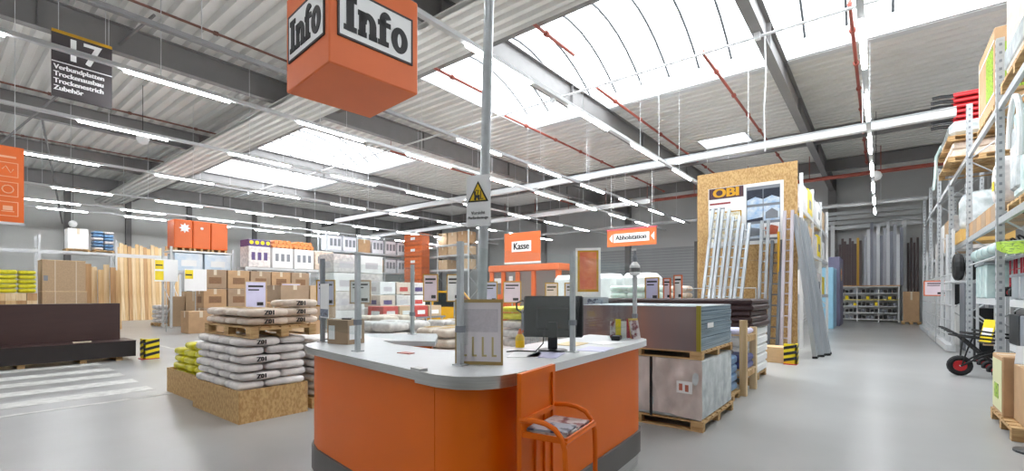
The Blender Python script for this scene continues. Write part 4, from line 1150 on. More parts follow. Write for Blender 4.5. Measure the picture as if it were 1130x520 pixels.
# wire trolley
wt = thing('wire_trolley', 'grey wire basket trolley behind the monitor', 'trolley', (-3.7, 5.6, 0), 0.4)
wb = MB()
for z in (0.6, 0.75, 0.9, 1.05): wb.tube([(-0.3, -0.45, z), (0.3, -0.45, z), (0.3, 0.45, z), (-0.3, 0.45, z)], 0.006, 5, True)
for i in range(7):
    x = -0.3 + i * 0.1
    wb.tube([(x, -0.45, 0.6), (x, -0.45, 1.05)], 0.005, 4); wb.tube([(x, 0.45, 0.6), (x, 0.45, 1.05)], 0.005, 4); wb.tube([(x, -0.45, 0.6), (x, 0.45, 0.6)], 0.005, 4)
for i in range(9):
    y = -0.45 + i * 0.1125
    wb.tube([(-0.3, y, 0.6), (-0.3, y, 1.05)], 0.005, 4); wb.tube([(0.3, y, 0.6), (0.3, y, 1.05)], 0.005, 4)
part('basket', wb, galv, wt)
for x in (-0.28, 0.28):
    for y in (-0.4, 0.4):
        part('leg', MB().tube([(x, y, 0.1), (x, y, 0.62)], 0.014, 6), galv, wt)
        part('caster', MB().tube([(x - 0.015, y, 0.05), (x + 0.015, y, 0.05)], 0.05, 12), rubber, wt)
part('push_bar', MB().tube([(-0.3, -0.5, 1.1), (0.3, -0.5, 1.1)], 0.018, 8), orange_d, wt)

# yellow car parked in the hall
car = thing('yellow_car', 'yellow utility car with dark windows parked behind the bag stacks', 'car', (-14.6, 14.2, 0), math.radians(-150))
side = [(-1.9, 0.45), (-1.9, 0.95), (-1.0, 1.1), (-0.55, 1.65), (1.5, 1.7), (1.85, 1.1), (1.9, 0.45)]
part('body', MB().prism_axis([(-1.9, 0.4), (-1.92, 0.9), (-1.75, 1.0), (-0.95, 1.08), (1.8, 1.08), (1.9, 0.9), (1.88, 0.4)], -0.82, 0.82, 'y'), car_y, car)
part('cabin', MB().prism_axis([(-0.95, 1.08), (-0.42, 1.66), (1.5, 1.70), (1.75, 1.08)], -0.74, 0.74, 'y'), glass_dk, car)
part('roof', MB().prism_axis([(-0.45, 1.66), (-0.40, 1.74), (1.5, 1.77), (1.56, 1.68)], -0.72, 0.72, 'y'), car_y, car)
for y in (-0.75, 0.75):
    for x in (-0.42, 0.55, 1.5): part('pillar', MB().tube([(x - (0.5 if x < 0 else 0), y, 1.08), (x, y * 0.98, 1.68)], 0.04, 6), car_y, car)
for x in (-1.25, 1.2):
    for y in (-0.8, 0.8):
        w_ = part('wheel', MB().tube([(x, y - 0.1, 0.34), (x, y + 0.1, 0.34)], 0.34, 20), rubber, car)
        part('hubcap', MB().tube([(x, y - 0.11, 0.34), (x, y + 0.11, 0.34)], 0.19, 14), alu, w_)
for y in (-0.55, 0.55): part('headlight', MB().tube([(-1.9, y, 0.8), (-1.96, y, 0.8)], 0.13, 14), M('lamp_glass', (220, 224, 226), 0.1, 0.3, 0.05, 4), car)
part('grille', MB().box(-1.95, -1.9, -0.38, 0.38, 0.62, 0.86), black_pl, car)
part('bumper', MB().rbox(-2.02, -1.86, -0.82, 0.82, 0.36, 0.56, 0.04), black_pl, car)

# orange cash kiosk
ki = thing('cash_kiosk', 'orange framed cash kiosk with glass walls below the Kasse banner', 'kiosk', (-14.3, 20.2, 0))
part('roof', MB().rbox(-2.25, 2.25, -1.3, 1.3, 2.78, 3.12, 0.04), orange_s, ki)
for x in (-2.1, -1.3, -0.35, 0.65, 2.1):
    part('post', MB().box(x - 0.11, x + 0.11, -1.2, -1.0, 0, 2.78), orange_d, ki)
for x in (-2.1, 2.1): part('post', MB().box(x - 0.11, x + 0.11, 1.0, 1.2, 0, 2.78), orange_d, ki)
for a, b, z in ((-2.1, -1.3, 1.6), (-1.3, -0.35, 2.3), (-0.35, 0.65, 0.9), (0.65, 2.1, 0.9)):
    part('lower_panel', MB().box(a + 0.11, b - 0.11, -1.12, -1.08, 0, z), orange_d, ki)
    part('glass_pane', MB().box(a + 0.11, b - 0.11, -1.105, -1.095, z, 2.78), film_m, ki)
part('side_panel', MB().box(2.06, 2.10, -1.0, 1.0, 0, 0.9), orange_d, ki)
part('side_glass', MB().box(2.07, 2.08, -1.0, 1.0, 0.9, 2.78), film_m, ki)
part('rear_wall', MB().box(-2.0, 2.0, 1.08, 1.12, 0, 2.78), M('kiosk_inside', (230, 196, 168), 0.6, 0, 0.1, 2), ki)
part('notice', MB().box(-0.95, -0.4 - 0.3, -1.125, -1.12, 2.3, 2.55), white_m, ki)
part('notice', MB().box(-1.95, -1.45, -1.125, -1.105, 2.2, 2.45), white_m, ki)

# orange poster stand and displays near the pick-up sign
ps = thing('poster_stand', 'white framed orange poster stand right of the monitor', 'poster stand', (-5.55, 10.0, 0), math.radians(30))
part('frame', MB().box(-0.3, 0.3, -0.02, 0.02, 0, 0.06).box(-0.3, -0.25, -0.02, 0.02, 0, 2.72).box(0.25, 0.3, -0.02, 0.02, 0, 2.72).box(-0.3, 0.3, -0.02, 0.02, 2.66, 2.72).box(-0.3, 0.3, -0.02, 0.02, 1.6, 1.66), white_m, ps)
part('orange_poster', MB().box(-0.2, 0.2, -0.012, 0.012, 1.72, 2.62), M('poster_orange', (206, 96, 70), 0.5, 0, scale=3, c2=(226, 140, 96)), ps)
part('gold_border', MB().box(-0.25, -0.2, -0.014, 0.014, 1.66, 2.66).box(0.2, 0.25, -0.014, 0.014, 1.66, 2.66).box(-0.25, 0.25, -0.014, 0.014, 1.66, 1.72).box(-0.25, 0.25, -0.014, 0.014, 2.62, 2.66), gold_m, ps)
part('lower_panel', MB().box(-0.25, 0.25, -0.01, 0.01, 0.06, 1.6), white_m, ps)
ds = thing('metal_display', 'grey metal brochure display below the orange poster', 'display', (-4.35, 8.0, 0), math.radians(30))
part('casing', MB().box(-0.3, 0.3, -0.12, 0.12, 0, 1.55), galv, ds)
for k in range(3): part('pocket', MB().box(-0.27, 0.27, -0.17, -0.12, 0.3 + k * 0.42, 0.58 + k * 0.42), grey_pl, ds)
for k in range(3): part('brochure', MB().box(-0.2 + 0.05 * k, 0.1 + 0.05 * k, -0.15, -0.13, 0.34 + k * 0.42, 0.68 + k * 0.42), (paper_c, white_m, MATS['magazine_blue'])[k], ds)
for i, (x, y, lab) in enumerate(((-7.4, 14.6, 'left big white wrapped insulation pack below the Abholstation sign'), (-6.2, 14.8, 'right big white wrapped insulation pack below the Abholstation sign'), (-9.0, 15.0, 'white pack half hidden behind the orange poster stand'))):
    t = thing('wrapped_pack', lab, 'pack', (x, y, 0), 0, 'white wrapped packs')
    part('pack_body', MB().rbox(-0.55, 0.55, -0.5, 0.5, 0.13, 2.3, 0.16), M('white_film_pack', (232, 236, 234), 0.35, 0, 0.10, 5, bump=0.4), t)
    part('film_band', MB().rbox(-0.56, 0.56, -0.51, 0.51, 1.2, 1.35, 0.05), grey_pl if False else MATS['grey_violet_print'], t)
    part('skid', MB().box(-0.5, 0.5, -0.45, 0.45, 0, 0.13), wood, t)
bag_pallet(-6.0, 12.0, 3, 1, 9, bag_gn, 'mint green stack below the Abholstation sign', 0.5, 0.7, 0.19, fine=False)
bag_pallet(-5.3, 13.4, 2, 1, 9, bag_c, 'cream stack left of the OSB board', 0.5, 0.7, 0.19, fine=False)
price_stand(-3.78, 9.55, 1.46, 0.31, 0.50, 'lilac price board above the silver sheet stack', '-y', lilac)
price_stand(-3.48, 9.6, 1.48, 0.16, 0.46, 'narrow orange topped price board beside the lilac one', '-y', MATS['rose_print'], frame=orange_s)
price_stand(-3.27, 9.65, 1.48, 0.18, 0.52, 'tall narrow orange framed price board above the sheet stack', '-y', white_m, frame=orange_s)

# ------------------------------------------------------------------ sheet stacks right of the counter
pallet(-2.42, 6.3, 0, 'pallet under the white wrapped stack beside the counter', 1.62, 1.42, 0.12)
ww = thing('wrapped_stack', 'white film wrapped sheet stack with black strap and paper label', 'sheet stack', (-2.42, 6.3, 0.12))
wp = MB(); nxs, nzs = 60, 12
def wobble(a, b): return 0.012 * math.sin(a * 7.3 + b * 5.1) + 0.011 * math.sin(a * 19.7 - b * 13) + 0.007 * math.sin(a * 31 + b * 9)
part('sheet_block', MB().rbox(-0.80, 0.79, -0.69, 0.70, 0, 0.71, 0.02), wrap_g, ww)
base = len(wp.v)
for j in range(nzs + 1):
    for i in range(nxs + 1):
        x = -0.80 + 1.6 * i / nxs; z = (0.03 + 0.02 * math.sin(x * 5)) * (1 - j / nzs) + 0.71 * j / nzs
        wp.v.append((x, -0.70 - 0.012 + wobble(x, z), z))
for j in range(nzs):
    for i in range(nxs):
        q = base + j * (nxs + 1) + i
        wp.f.append((q, q + 1, q + nxs + 2, q + nxs + 1))
wp.smooth = True
part('film_front', wp, wrap_w, ww)
part('strap', MB().box(0.19, 0.22, -0.745, -0.73, 0.0, 0.72), black_pl, ww)
part('paper_label', MB().box(0.52, 0.70, -0.748, -0.742, 0.32, 0.46), white_m, ww)
part('label_print', MB().box(0.55, 0.59, -0.750, -0.747, 0.35, 0.43).box(0.62, 0.66, -0.750, -0.747, 0.34, 0.42), M('red_print', (190, 110, 90), 0.5, 0, 0.1, 5), ww)
pallet(-2.42, 6.3, 0.835, 'pallet between the wrapped stack and the bronze sheets', 1.6, 1.42, 0.10)
sv = thing('polycarbonate_stack', 'bronze and silver polycarbonate sheet stack with yellow corner strip', 'sheet stack', (-2.42, 6.3, 0.935))
for k in range(10):
    part('sheet_pack', MB().box(-0.80, 0.775 + 0.006 * (k % 3), -0.70, 0.70 + 0.008 * (k % 2), k * 0.052, k * 0.052 + 0.049), poly_sheet, sv)
part('front_film', MB().box(-0.80, 0.74, -0.712, -0.702, 0.0, 0.52), copper, sv)
part('top_film', MB().box(-0.80, 0.78, -0.71, 0.70, 0.52, 0.528), M('white_sheet_top', (214, 228, 236), 0.2, 0, 0.05, 3), sv)
part('corner_strip', MB().box(0.74, 0.79, -0.72, -0.70, 0.0, 0.53), M('olive_strip', (150, 138, 40), 0.5, 0, 0.1, 5), sv)
part('film_tear', MB().box(0.788, 0.792, -0.45, -0.2, 0.26, 0.32), white_m, sv)
# wooden rack with blue packs
wr = thing('wooden_rack', 'open pine rack with posts holding blue wrapped packs', 'rack', (-2.25, 8.05, 0))
for x in (-0.55, 0.55):
    for y in (-0.0, 0.72):
        part('post', MB().box(x - 0.05, x + 0.05, y - 0.05, y + 0.05, 0, 1.19 if y == 0 else 1.05), pine2, wr)
for z in (0.28, 0.84):
    for x in (-0.55, 0.55): part('rail', MB().box(x - 0.03, x + 0.03, 0.05, 0.67, z, z + 0.09), pine, wr)
    for i in range(4): part('shelf_slat', MB().box(-0.5, 0.6, 0.1 + i * 0.15, 0.2 + i * 0.15, z + 0.09, z + 0.11), pine2, wr)
def soft_pack(x0, x1, y0, y1, z0, z1, m, lab, n=3):
    t = thing('film_pack', lab, 'pack', ((x0 + x1) / 2, (y0 + y1) / 2, z0), 0, 'film wrapped packs')
    h_ = (z1 - z0) / n
    for k in range(n): part('layer', MB().rbox((x0 - x1) / 2, (x1 - x0) / 2, (y0 - y1) / 2, (y1 - y0) / 2, k * h_, k * h_ + h_ * 0.97, min(0.03, h_ * 0.3)), m, t)
    return t
pallet(-2.3, 7.55, 0, 'low pallet under the blue film packs by the rack', 1.15, 0.75, 0.12)
soft_pack(-2.85, -1.76, 7.2, 7.92, 0.12, 0.66, blue_m, 'light blue film pack on the floor pallet before the pine rack', 4)
soft_pack(-2.75, -1.68, 8.15, 8.70, 0.39, 0.62, purple_m, 'violet blue film pack on the lower shelf of the pine rack', 2)
soft_pack(-2.75, -1.68, 8.15, 8.70, 0.95, 1.04, lilac, 'thin pale lilac pack on the upper shelf of the pine rack', 1)
soft_pack(-2.9, -1.8, 7.25, 7.85, 0.67, 0.74, brown_dk, 'flat dark board lying on the light blue pack', 1)
pallet(-3.0, 9.75, 0, 'pallet under the white boards below the brown stack', 2.4, 1.5, 0.13)
soft_pack(-4.2, -1.78, 9.05, 10.5, 0.13, 1.0, white_m, 'tall white board stack beneath the brown boards', 5)
bs = thing('brown_board_stack', 'long stack of dark brown boards with rounded front edges', 'board stack', (-3.1, 9.75, 1.0))
for k in range(5):
    part('board', MB().rbox(-1.6 + 0.02 * (k % 2), 1.36 - 0.02 * (k % 3), -0.78, 0.75, k * 0.104, k * 0.104 + 0.1, 0.025), M('chocolate', (62, 40, 38), 0.45, 0, 0.2, 4, (1, 1, 6)), bs)
# OSB display board
ob = thing('display_board', 'tall OSB display wall with poster behind the ladders', 'display board', (-2.93, 14.0, 0))
for k in range(2): part('osb_sheet', MB().box(-1.25, 1.25, -0.015, 0.015, k * 2.525, k * 2.525 + 2.52), osb, ob)
for x in (-1.2, 0, 1.2): part('timber_stud', MB().box(x - 0.04, x + 0.04, 0.015, 0.1, 0, 5.0), pine, ob)
po = thing('wall_poster', 'white OBI poster with six building photos on the OSB wall', 'poster', (-2.93, 13.98, 2.95))
part('sheet', MB().box(-0.94, 0.94, -0.008, 0.0, 0.0, 1.65), white_m, po)
part('title_band', MB().box(-0.92, -0.02, -0.012, -0.008, 1.34, 1.64), M('plum_band', (78, 50, 60), 0.5, 0, 0.1, 4), po)
text('lettering', 'OBI', 0.34, M('obi_ochre', (214, 158, 26), 0.5, 0, 0.04, 4), po, (-0.47, -0.014, 1.49), '-y', bold=0.016, xs=1.25)
part('heading', MB().box(-0.9, -0.35, -0.011, -0.008, 1.18, 1.23), M('heading_red', (150, 60, 60), 0.5, 0, 0.1, 5), po)
part('heading', MB().box(-0.9, -0.5, -0.011, -0.008, 1.04, 1.08), grey_txt, po)
part('plan_drawing', MB().box(-0.85, -0.08, -0.011, -0.008, 0.12, 0.95), M('plan_ochre', (222, 204, 150), 0.5, 0, scale=20, c2=(240, 240, 240)), po)
part('plan_frame', MB().box(-0.1, -0.07, -0.013, -0.008, 0.1, 0.97).box(-0.85, -0.07, -0.013, -0.008, 0.94, 0.97), gold_m, po)
part('photo_frame', MB().box(0.05, 0.86, -0.011, -0.008, 0.1, 1.56), grey_pl, po)
for r in range(3):
    for c in range(2):
        f = part('photo', MB().box(0.07 + c * 0.4, 0.45 + c * 0.4, -0.014, -0.011, 1.08 - r * 0.46, 1.47 - r * 0.46), skyblue if not (r == 2 and c == 1) else white_m, po)
        z = 1.08 - r * 0.46; x = 0.07 + c * 0.4
        if r == 0: part('shed_shape', MB().prism_axis([(x, z + 0.12), (x + 0.2, z + 0.2), (x + 0.38, z + 0.12), (x + 0.38, z + 0.39), (x, z + 0.39)], -0.016, -0.014, 'y'), photo_dk, f)
        elif r == 1 and c == 0: part('shed_shape', MB().prism_axis([(x, z), (x + 0.38, z), (x + 0.38, z + 0.1), (x, z + 0.05)], -0.016, -0.014, 'y'), photo_dk, f)
        elif r == 1: part('shed_shape', MB().prism_axis([(x + 0.05, z + 0.05), (x + 0.34, z + 0.05), (x + 0.34, z + 0.22), (x + 0.2, z + 0.32), (x + 0.05, z + 0.22)], -0.016, -0.014, 'y'), grey_pl, f)
        elif c == 0: part('shed_shape', MB().prism_axis([(x, z + 0.05), (x + 0.38, z + 0.08), (x + 0.3, z + 0.26), (x + 0.1, z + 0.3)], -0.016, -0.014, 'y'), grey_pl, f)
        else: part('shed_shape', MB().prism_axis([(x + 0.05, z + 0.08), (x + 0.33, z + 0.08), (x + 0.35, z + 0.28), (x + 0.19, z + 0.34), (x + 0.03, z + 0.28)], -0.016, -0.014, 'y'), M('brick_photo', (190, 96, 66), 0.5, 0, 0.2, 9), f)

# ladders
def ladder(foot, top, wdir, w, label, rung=0.28, m=alu, wide=0.10, th=0.035):
    f, t_ = Vector(foot), Vector(top)
    t = thing('ladder', label, 'ladder', foot, 0, 'aluminium ladders')
    d = t_ - f; L = d.length; u = d.normalized(); wv = Vector(wdir).normalized()
    nrm = u.cross(wv).normalized()
    Mx = Matrix((wv, nrm, u)).transposed()
    rail = MB()
    b = MB().box(-th, th, -wide / 2, wide / 2, 0, L)
    for s in (-1, 1):
        mb = MB(); mb.v = [tuple(Mx @ Vector((v[0] + s * w / 2, v[1], v[2]))) for v in b.v]; mb.f = b.f
        r_ = part('rail', mb, m, t)
        c = MB(); cb_ = MB().box(-th - 0.006, th + 0.006, -wide / 2 - 0.006, wide / 2 + 0.006, 0, 0.06)
        c.v = [tuple(Mx @ Vector((v[0] + s * w / 2, v[1], v[2]))) for v in cb_.v]; c.f = cb_.f
        part('rubber_foot', c, rubber, r_)
    rb_ = MB().box(-w / 2 + th, w / 2 - th, -0.018, 0.018, -0.014, 0.014)
    rm_ = MB(); rm_.v = [tuple(Mx @ Vector(v)) for v in rb_.v]; rm_.f = rb_.f
    me = rm_.mesh('rung', m)
    k = 0.25
    while k < L - 0.1:
        link('rung', me, t, tuple(u * k)); k += rung
    return t
for i, (x, zt_, yo) in enumerate(((-3.62, 4.0, 0.0), (-3.36, 3.95, 0.0), (-3.10, 3.72, 0.0), (-2.85, 3.5, 0.0))):
    ladder((x - 0.05, 12.45 - 0.03 * i, 0), (x, 13.84, zt_), (1, 0, 0), 0.16, 'aluminium ladder left of the poster, %s from the cream stack' % NTH[i])
ladder((-2.42, 13.3, 0), (-2.40, 13.86, 3.55), (1, 0, 0), 0.15, 'slim tall ladder leaning in front of the six poster photos')
ladder((-2.10, 13.0, 0), (-2.12, 13.8, 3.0), (1, 0, 0), 0.20, 'shorter dark railed ladder right of the slim one', m=M('dark_alu', (104, 108, 114), 0.35, 0.4, 0.1, 4))
ladder((-1.84, 13.1, 0), (-1.86, 13.86, 3.75), (1, 0, 0), 0.17, 'single ladder at the right edge of the OSB wall', m=M('warm_alu', (196, 188, 196), 0.35, 0.3, 0.08, 4))
plank(-2.05, 13.6, 0, 0.14, 3.2, 0.04, gold_m, 'ochre strip standing at the right of the OSB wall', 0.0, group='display strips')
for i in range(3):
    y = 13.95 + i * 0.46
    ladder((-1.28 + 0.10 * i, y, 0), (-1.74 + 0.05 * i, y + 0.1, 3.65 - 0.03 * i), (0, 1, 0), 0.30, 'wide rail ladder leaning over the aisle edge, %s from the striped guard' % NTH[i], wide=0.10, th=0.05)
pb_ = thing('plywood_base', 'low plywood box base under the ladders', 'base', (-1.92, 12.68, 0))
part('box_front', MB().box(-0.36, 0.36, -0.28, -0.26, 0, 0.34), M('plywood', (216, 180, 136), 0.7, 0, 0.1, 5, (1, 1, 4)), pb_)
part('box_top', MB().box(-0.36, 0.36, -0.28, 0.28, 0.34, 0.36), MATS['plywood'], pb_)
part('box_side', MB().box(0.34, 0.36, -0.26, 0.28, 0, 0.34), MATS['plywood'], pb_)
part('box_side', MB().box(-0.36, -0.34, -0.26, 0.28, 0, 0.34), MATS['plywood'], pb_)
guard(-1.62, 12.30, 'yellow and black striped guard at the plywood base by the ladders', 0.47, 0.26)
# railing in front of the ladders
rl = thing('display_railing', 'white tube railing in front of the leaning ladders', 'railing', (-3.2, 12.15, 0))
for x in (-0.9, 0.0, 0.9): part('post', MB().tube([(x, 0, 0), (x, 0, 1.75)], 0.014, 6), galv, rl)
for z in (1.3, 1.75): part('bar', MB().tube([(-0.9, 0, z), (0.9, 0, z)], 0.012, 6), galv, rl)

# rack beyond the ladders on the left of the aisle
rack([16.2, 19.0, 21.8, 24.6], -2.95, -1.85, 5.2, [1.6, 3.0, 4.2], 'white rack beyond the OSB wall along the aisle')
ri = 0
for z, zn in ((3.0, 'middle'), (4.2, 'upper'), (1.6, 'lower')):
    for i in range(5):
        y = (16.35, 17.6, 19.15, 20.4, 21.95)[i]
        mm = (white_m, card2, bag_w, yellow_m, white_m)[(i + ri) % 5]
        carton(-2.85, -1.82, y, y + 1.1, z, z + 0.7 + 0.1 * (i % 2), mm, '%s pack on the rack beyond the ladders, %s shelf, %s place' % ({white_m: 'white', card2: 'brown', bag_w: 'pale', yellow_m: 'yellow'}[mm], zn, NTH[i]), 'packs beyond the ladders', tapem=None, lab=grey_pl if i % 2 else None, cat='pack')
    ri += 2
for i in range(5):
    o = MB().tube([(0, 0, 0.1 * math.sin(a) + 0.1) if False else (0.0, 0.32 * math.cos(2 * PI * a / 14), 0.32 + 0.32 * math.sin(2 * PI * a / 14)) for a in range(14)], 0.05, 6, True)
    solo('hose_coil', o, white_m if i % 2 else alu, 'coiled pale hose on top of the far rack, %s from the ladders' % NTH[i], 'hose', (-1.9, 16.6 + i * 0.5, 5.0), group='hose coils') if False else None
soft_pack(-2.25, -1.72, 26.2, 28.2, 0.0, 2.95, blue_l, 'upright light blue insulation boards beside the far aisle', 1)
soft_pack(-2.2, -1.6, 28.6, 31.0, 0.0, 3.6, M('slate_violet', (118, 116, 142), 0.5, 0, 0.1, 4), 'grey violet upright boards behind the light blue ones', 1)
t = thing('shelf_tag', 'orange and white tag hanging on the grey violet boards', 'tag', (-1.58, 28.8, 2.3))
part('tag_plate', MB().box(0, 0.02, -0.1, 0.5, 0, 0.6), card2, t)
part('tag_print', MB().box(0.02, 0.025, 0.0, 0.4, 0.3, 0.5), orange_s, t)

# far end: low goods shelf and standing profiles
es = thing('low_shelf', 'low shelf with five levels of small goods at the aisle end', 'shelf', (-0.6, 34.6, 0))
for x in (-1.5, -0.5, 0.5, 1.4): part('upright', MB().box(x - 0.03, x + 0.03, -0.3, 0.3, 0, 2.05), steel_white, es)
for k in range(6): part('shelf_board', MB().box(-1.5, 1.4, -0.32, 0.3, 0.12 + k * 0.38, 0.17 + k * 0.38), steel_white if k != 3 else M('yellow_edge', (222, 206, 120), 0.5, 0, 0.1, 4), es)
part('top_board', MB().box(-1.55, 1.45, -0.33, 0.32, 2.07, 2.13), pine3, es)
for k in range(5):
    for i in range(14):
        mm = (black_pl, grey_pl, brown_dk, black_pl, yellow_m if k in (2, 3) else grey_pl)[(i * 3 + k) % 5]
        b_ = MB().rbox(-0.075, 0.075, -0.2, 0.15, 0, 0.16 + 0.03 * ((i + k) % 3), 0.02)
        solo('fitting_box', b_, mm, '%s fitting on the far low shelf, %s level, %s along' % ({black_pl: 'black', grey_pl: 'grey', brown_dk: 'dark brown', yellow_m: 'yellow'}[mm], ORD[k], NTH[i]), 'fitting', (-2.0 + i * 0.2, 34.6, 0.17 + k * 0.38), group='fittings on the far shelf')
prof_d = M('brown_profile', (70, 52, 52), 0.5, 0, 0.2, 3)
for i in range(9):
    solo('profile_bar', MB().box(-0.06, 0.06, -0.05, 0.05, 0, 2.5 + 0.35 * ((i * 5) % 3) / 2), prof_d if i != 7 else gold_m, 'dark upright profile bar, %s from the end of the brown group' % NTH[i] if i != 7 else 'single ochre upright profile bar between brown and grey groups', 'profile', (-1.95 + i * 0.125, 34.62 + 0.05 * (i % 2), 2.13), (math.radians(-1.5), 0, 0), 'brown profile bars')
prof_g = [M('grey_profile', (150, 152, 160), 0.4, 0.2, 0.1, 4), M('grey_profile_dark', (108, 110, 122), 0.4, 0.2, 0.1, 4), M('white_profile', (206, 208, 212), 0.4, 0.1, 0.05, 4)]
for i in range(12):
    solo('profile_bar', MB().box(-0.07, 0.07, -0.05, 0.05, 0, 2.9 + 0.8 * ((i * 7) % 5) / 4), prof_g[(i * 2) % 3], 'grey upright profile bar, %s counted from the brown group' % NTH[i], 'profile', (-0.72 + i * 0.15, 34.62 + 0.06 * (i % 2), 2.13), (math.radians(-1.5), 0, 0), 'grey profile bars')
for i in range(4):
    solo('profile_bar', MB().box(-0.05, 0.05, -0.05, 0.05, 0, 4.6 + 0.3 * (i % 2)), prof_d, 'tall dark bar beside the corner shelf at the aisle end, %s' % NTH[i], 'profile', (1.25 + i * 0.14, 35.6, 0), (math.radians(-1.5), 0, 0), 'tall dark bars')
for x in (-2.35, 1.05): trim(MB().box(x - 0.1, x + 0.1, 35.1, 35.3, 0, 6.1), steel_white)
hp = thing('header_panel', 'pale header panel above the standing profiles', 'panel', (-0.6, 35.2, 5.6))
for k in range(4): part('header_slat', MB().box(-2.4, 2.4, -0.03 - 0.1 * k, 0.03 - 0.1 * k, 0.28 * k, 0.28 * k + 0.22), M('header_grey', (196, 200, 202), 0.5, 0, 0.05, 3), hp)
carton(0.95, 1.6, 32.6, 33.4, 0.144, 1.75, card, 'tall brown carton on a pallet at the aisle end', tapem=tape)
pallet(1.27, 33.0, 0, 'pallet under the tall brown carton at the aisle end', 0.8, 0.9, fine=False)
for i in range(3):
    solo('pvc_roll', MB().tube([(0, -0.6, 0), (0, 0.6, 0)], 0.2, 14), wrap_g, 'pale film roll at the far aisle edge, %s from the floor' % ('first', 'second', 'third')[i], 'roll', (1.85, 30.0 + 0.2 * i, 0.2 + 0.4 * i), group='film rolls')

# ------------------------------------------------------------------ tall rack on the right of the aisle
RX0, RX1 = 2.85, 1.72
rack([8.5, 12.3, 16.1, 19.9, 23.7, 27.5, 31.3], RX0, RX1, 6.3, [3.0, 5.1], 'tall galvanised pallet rack along the right of the aisle', m=galv, pw=0.11, holes=True)
rk2 = rack([8.65, 12.1], RX0 - 0.1, RX1 + 0.12, 1.56, [0.72, 1.5], 'lower shelf frame inside the nearest bay of the tall rack', m=steel_white, pw=0.05, deck=steel_white)
rack([12.5, 15.9], RX0 - 0.1, RX1 + 0.12, 1.56, [1.5], 'white shelf frame above the garden cart', m=steel_white, pw=0.05, deck=steel_white)
# near pallet with boxes
pallet(1.52, 8.0, 0, 'pallet with two brown cartons at the right picture edge', 0.8, 1.25, 0.144)
gb = carton(1.13, 1.9, 7.95, 8.56, 0.144, 0.86, card, 'brown carton with pale green side print on the near pallet')
part('side_print', MB().box(-0.388, -0.385, -0.28, 0.28, 0.05, 0.66), M('pale_green_side', (214, 214, 170), 0.6, 0, 0.05, 4), gb)
part('side_mark', MB().box(-0.391, -0.388, -0.1, 0.14, 0.18, 0.36), green_m, gb)
carton(1.22, 1.88, 7.40, 7.93, 0.144, 0.80, card, 'plain brown carton at the near end of the pallet')
dsx = thing('black_stand', 'black floor stand with tilted white card at the picture corner', 'stand', (1.22, 6.95, 0))
part('base', MB().lathe([(0.16, 0), (0.16, 0.02), (0.05, 0.05)], n=16), black_pl, dsx)
part('pole', MB().tube([(0, 0, 0.04), (0, 0, 0.9)], 0.02, 8), black_pl, dsx)
part('card', MB().obox((-0.02, -0.02, 0.98), (0.24, 0.012, 0.2), (math.radians(-30), 0, math.radians(-20))), white_m, dsx)
# garden carts
def barrow(x, y, rz, label, tray_m):
    t = thing('garden_cart', label, 'cart', (x, y, 0), rz)
    w = part('tyre', MB().tube([(0.0, 0.15 * math.cos(2 * PI * a / 18), 0.2 + 0.15 * math.sin(2 * PI * a / 18)) for a in range(18)], 0.05, 8, True), rubber, t)
    part('hub', MB().tube([(-0.035, 0, 0.2), (0.035, 0, 0.2)], 0.105, 14), red_m, w)
    part('axle', MB().tube([(-0.1, 0, 0.2), (0.1, 0, 0.2)], 0.014, 6), galv, w)
    for s in (-1, 1):
        part('frame_tube', MB().tube([(s * 0.09, 0, 0.2), (s * 0.14, 0.3, 0.42), (s * 0.24, 0.8, 0.62), (s * 0.29, 1.3, 0.72), (s * 0.29, 1.5, 0.72)], 0.017, 8), rubber, t)
        part('leg', MB().tube([(s * 0.22, 0.72, 0.59), (s * 0.26, 0.85, 0.02), (s * 0.27, 0.98, 0.02), (s * 0.25, 1.05, 0.66)], 0.015, 6), rubber, t)
    for q in range(3):
        y = -0.06 + q * 0.17
        part('carrier_loop', MB().tube([(-0.30, y + 0.5, 0.74 + 0.05 * q), (-0.32, y + 0.1, 0.78 + 0.05 * q), (-0.24, y - 0.04, 0.8 + 0.05 * q), (0.0, y - 0.1, 0.81 + 0.05 * q), (0.24, y - 0.04, 0.8 + 0.05 * q), (0.32, y + 0.1, 0.78 + 0.05 * q), (0.30, y + 0.5, 0.74 + 0.05 * q)], 0.017, 7), rubber, t)
    for s in (-1, 1): part('stay', MB().tube([(s * 0.10, 0.02, 0.24), (s * 0.2, 0.06, 0.5), (s * 0.31, 0.12, 0.78)], 0.015, 6), rubber, t)
    part('platform', MB().box(-0.22, 0.22, 0.3, 0.85, 0.66, 0.68), brown_dk, t)
barrow(1.22, 12.70, math.radians(-84), 'black tube cart with red wheel hub jutting into the aisle', brown_dk)
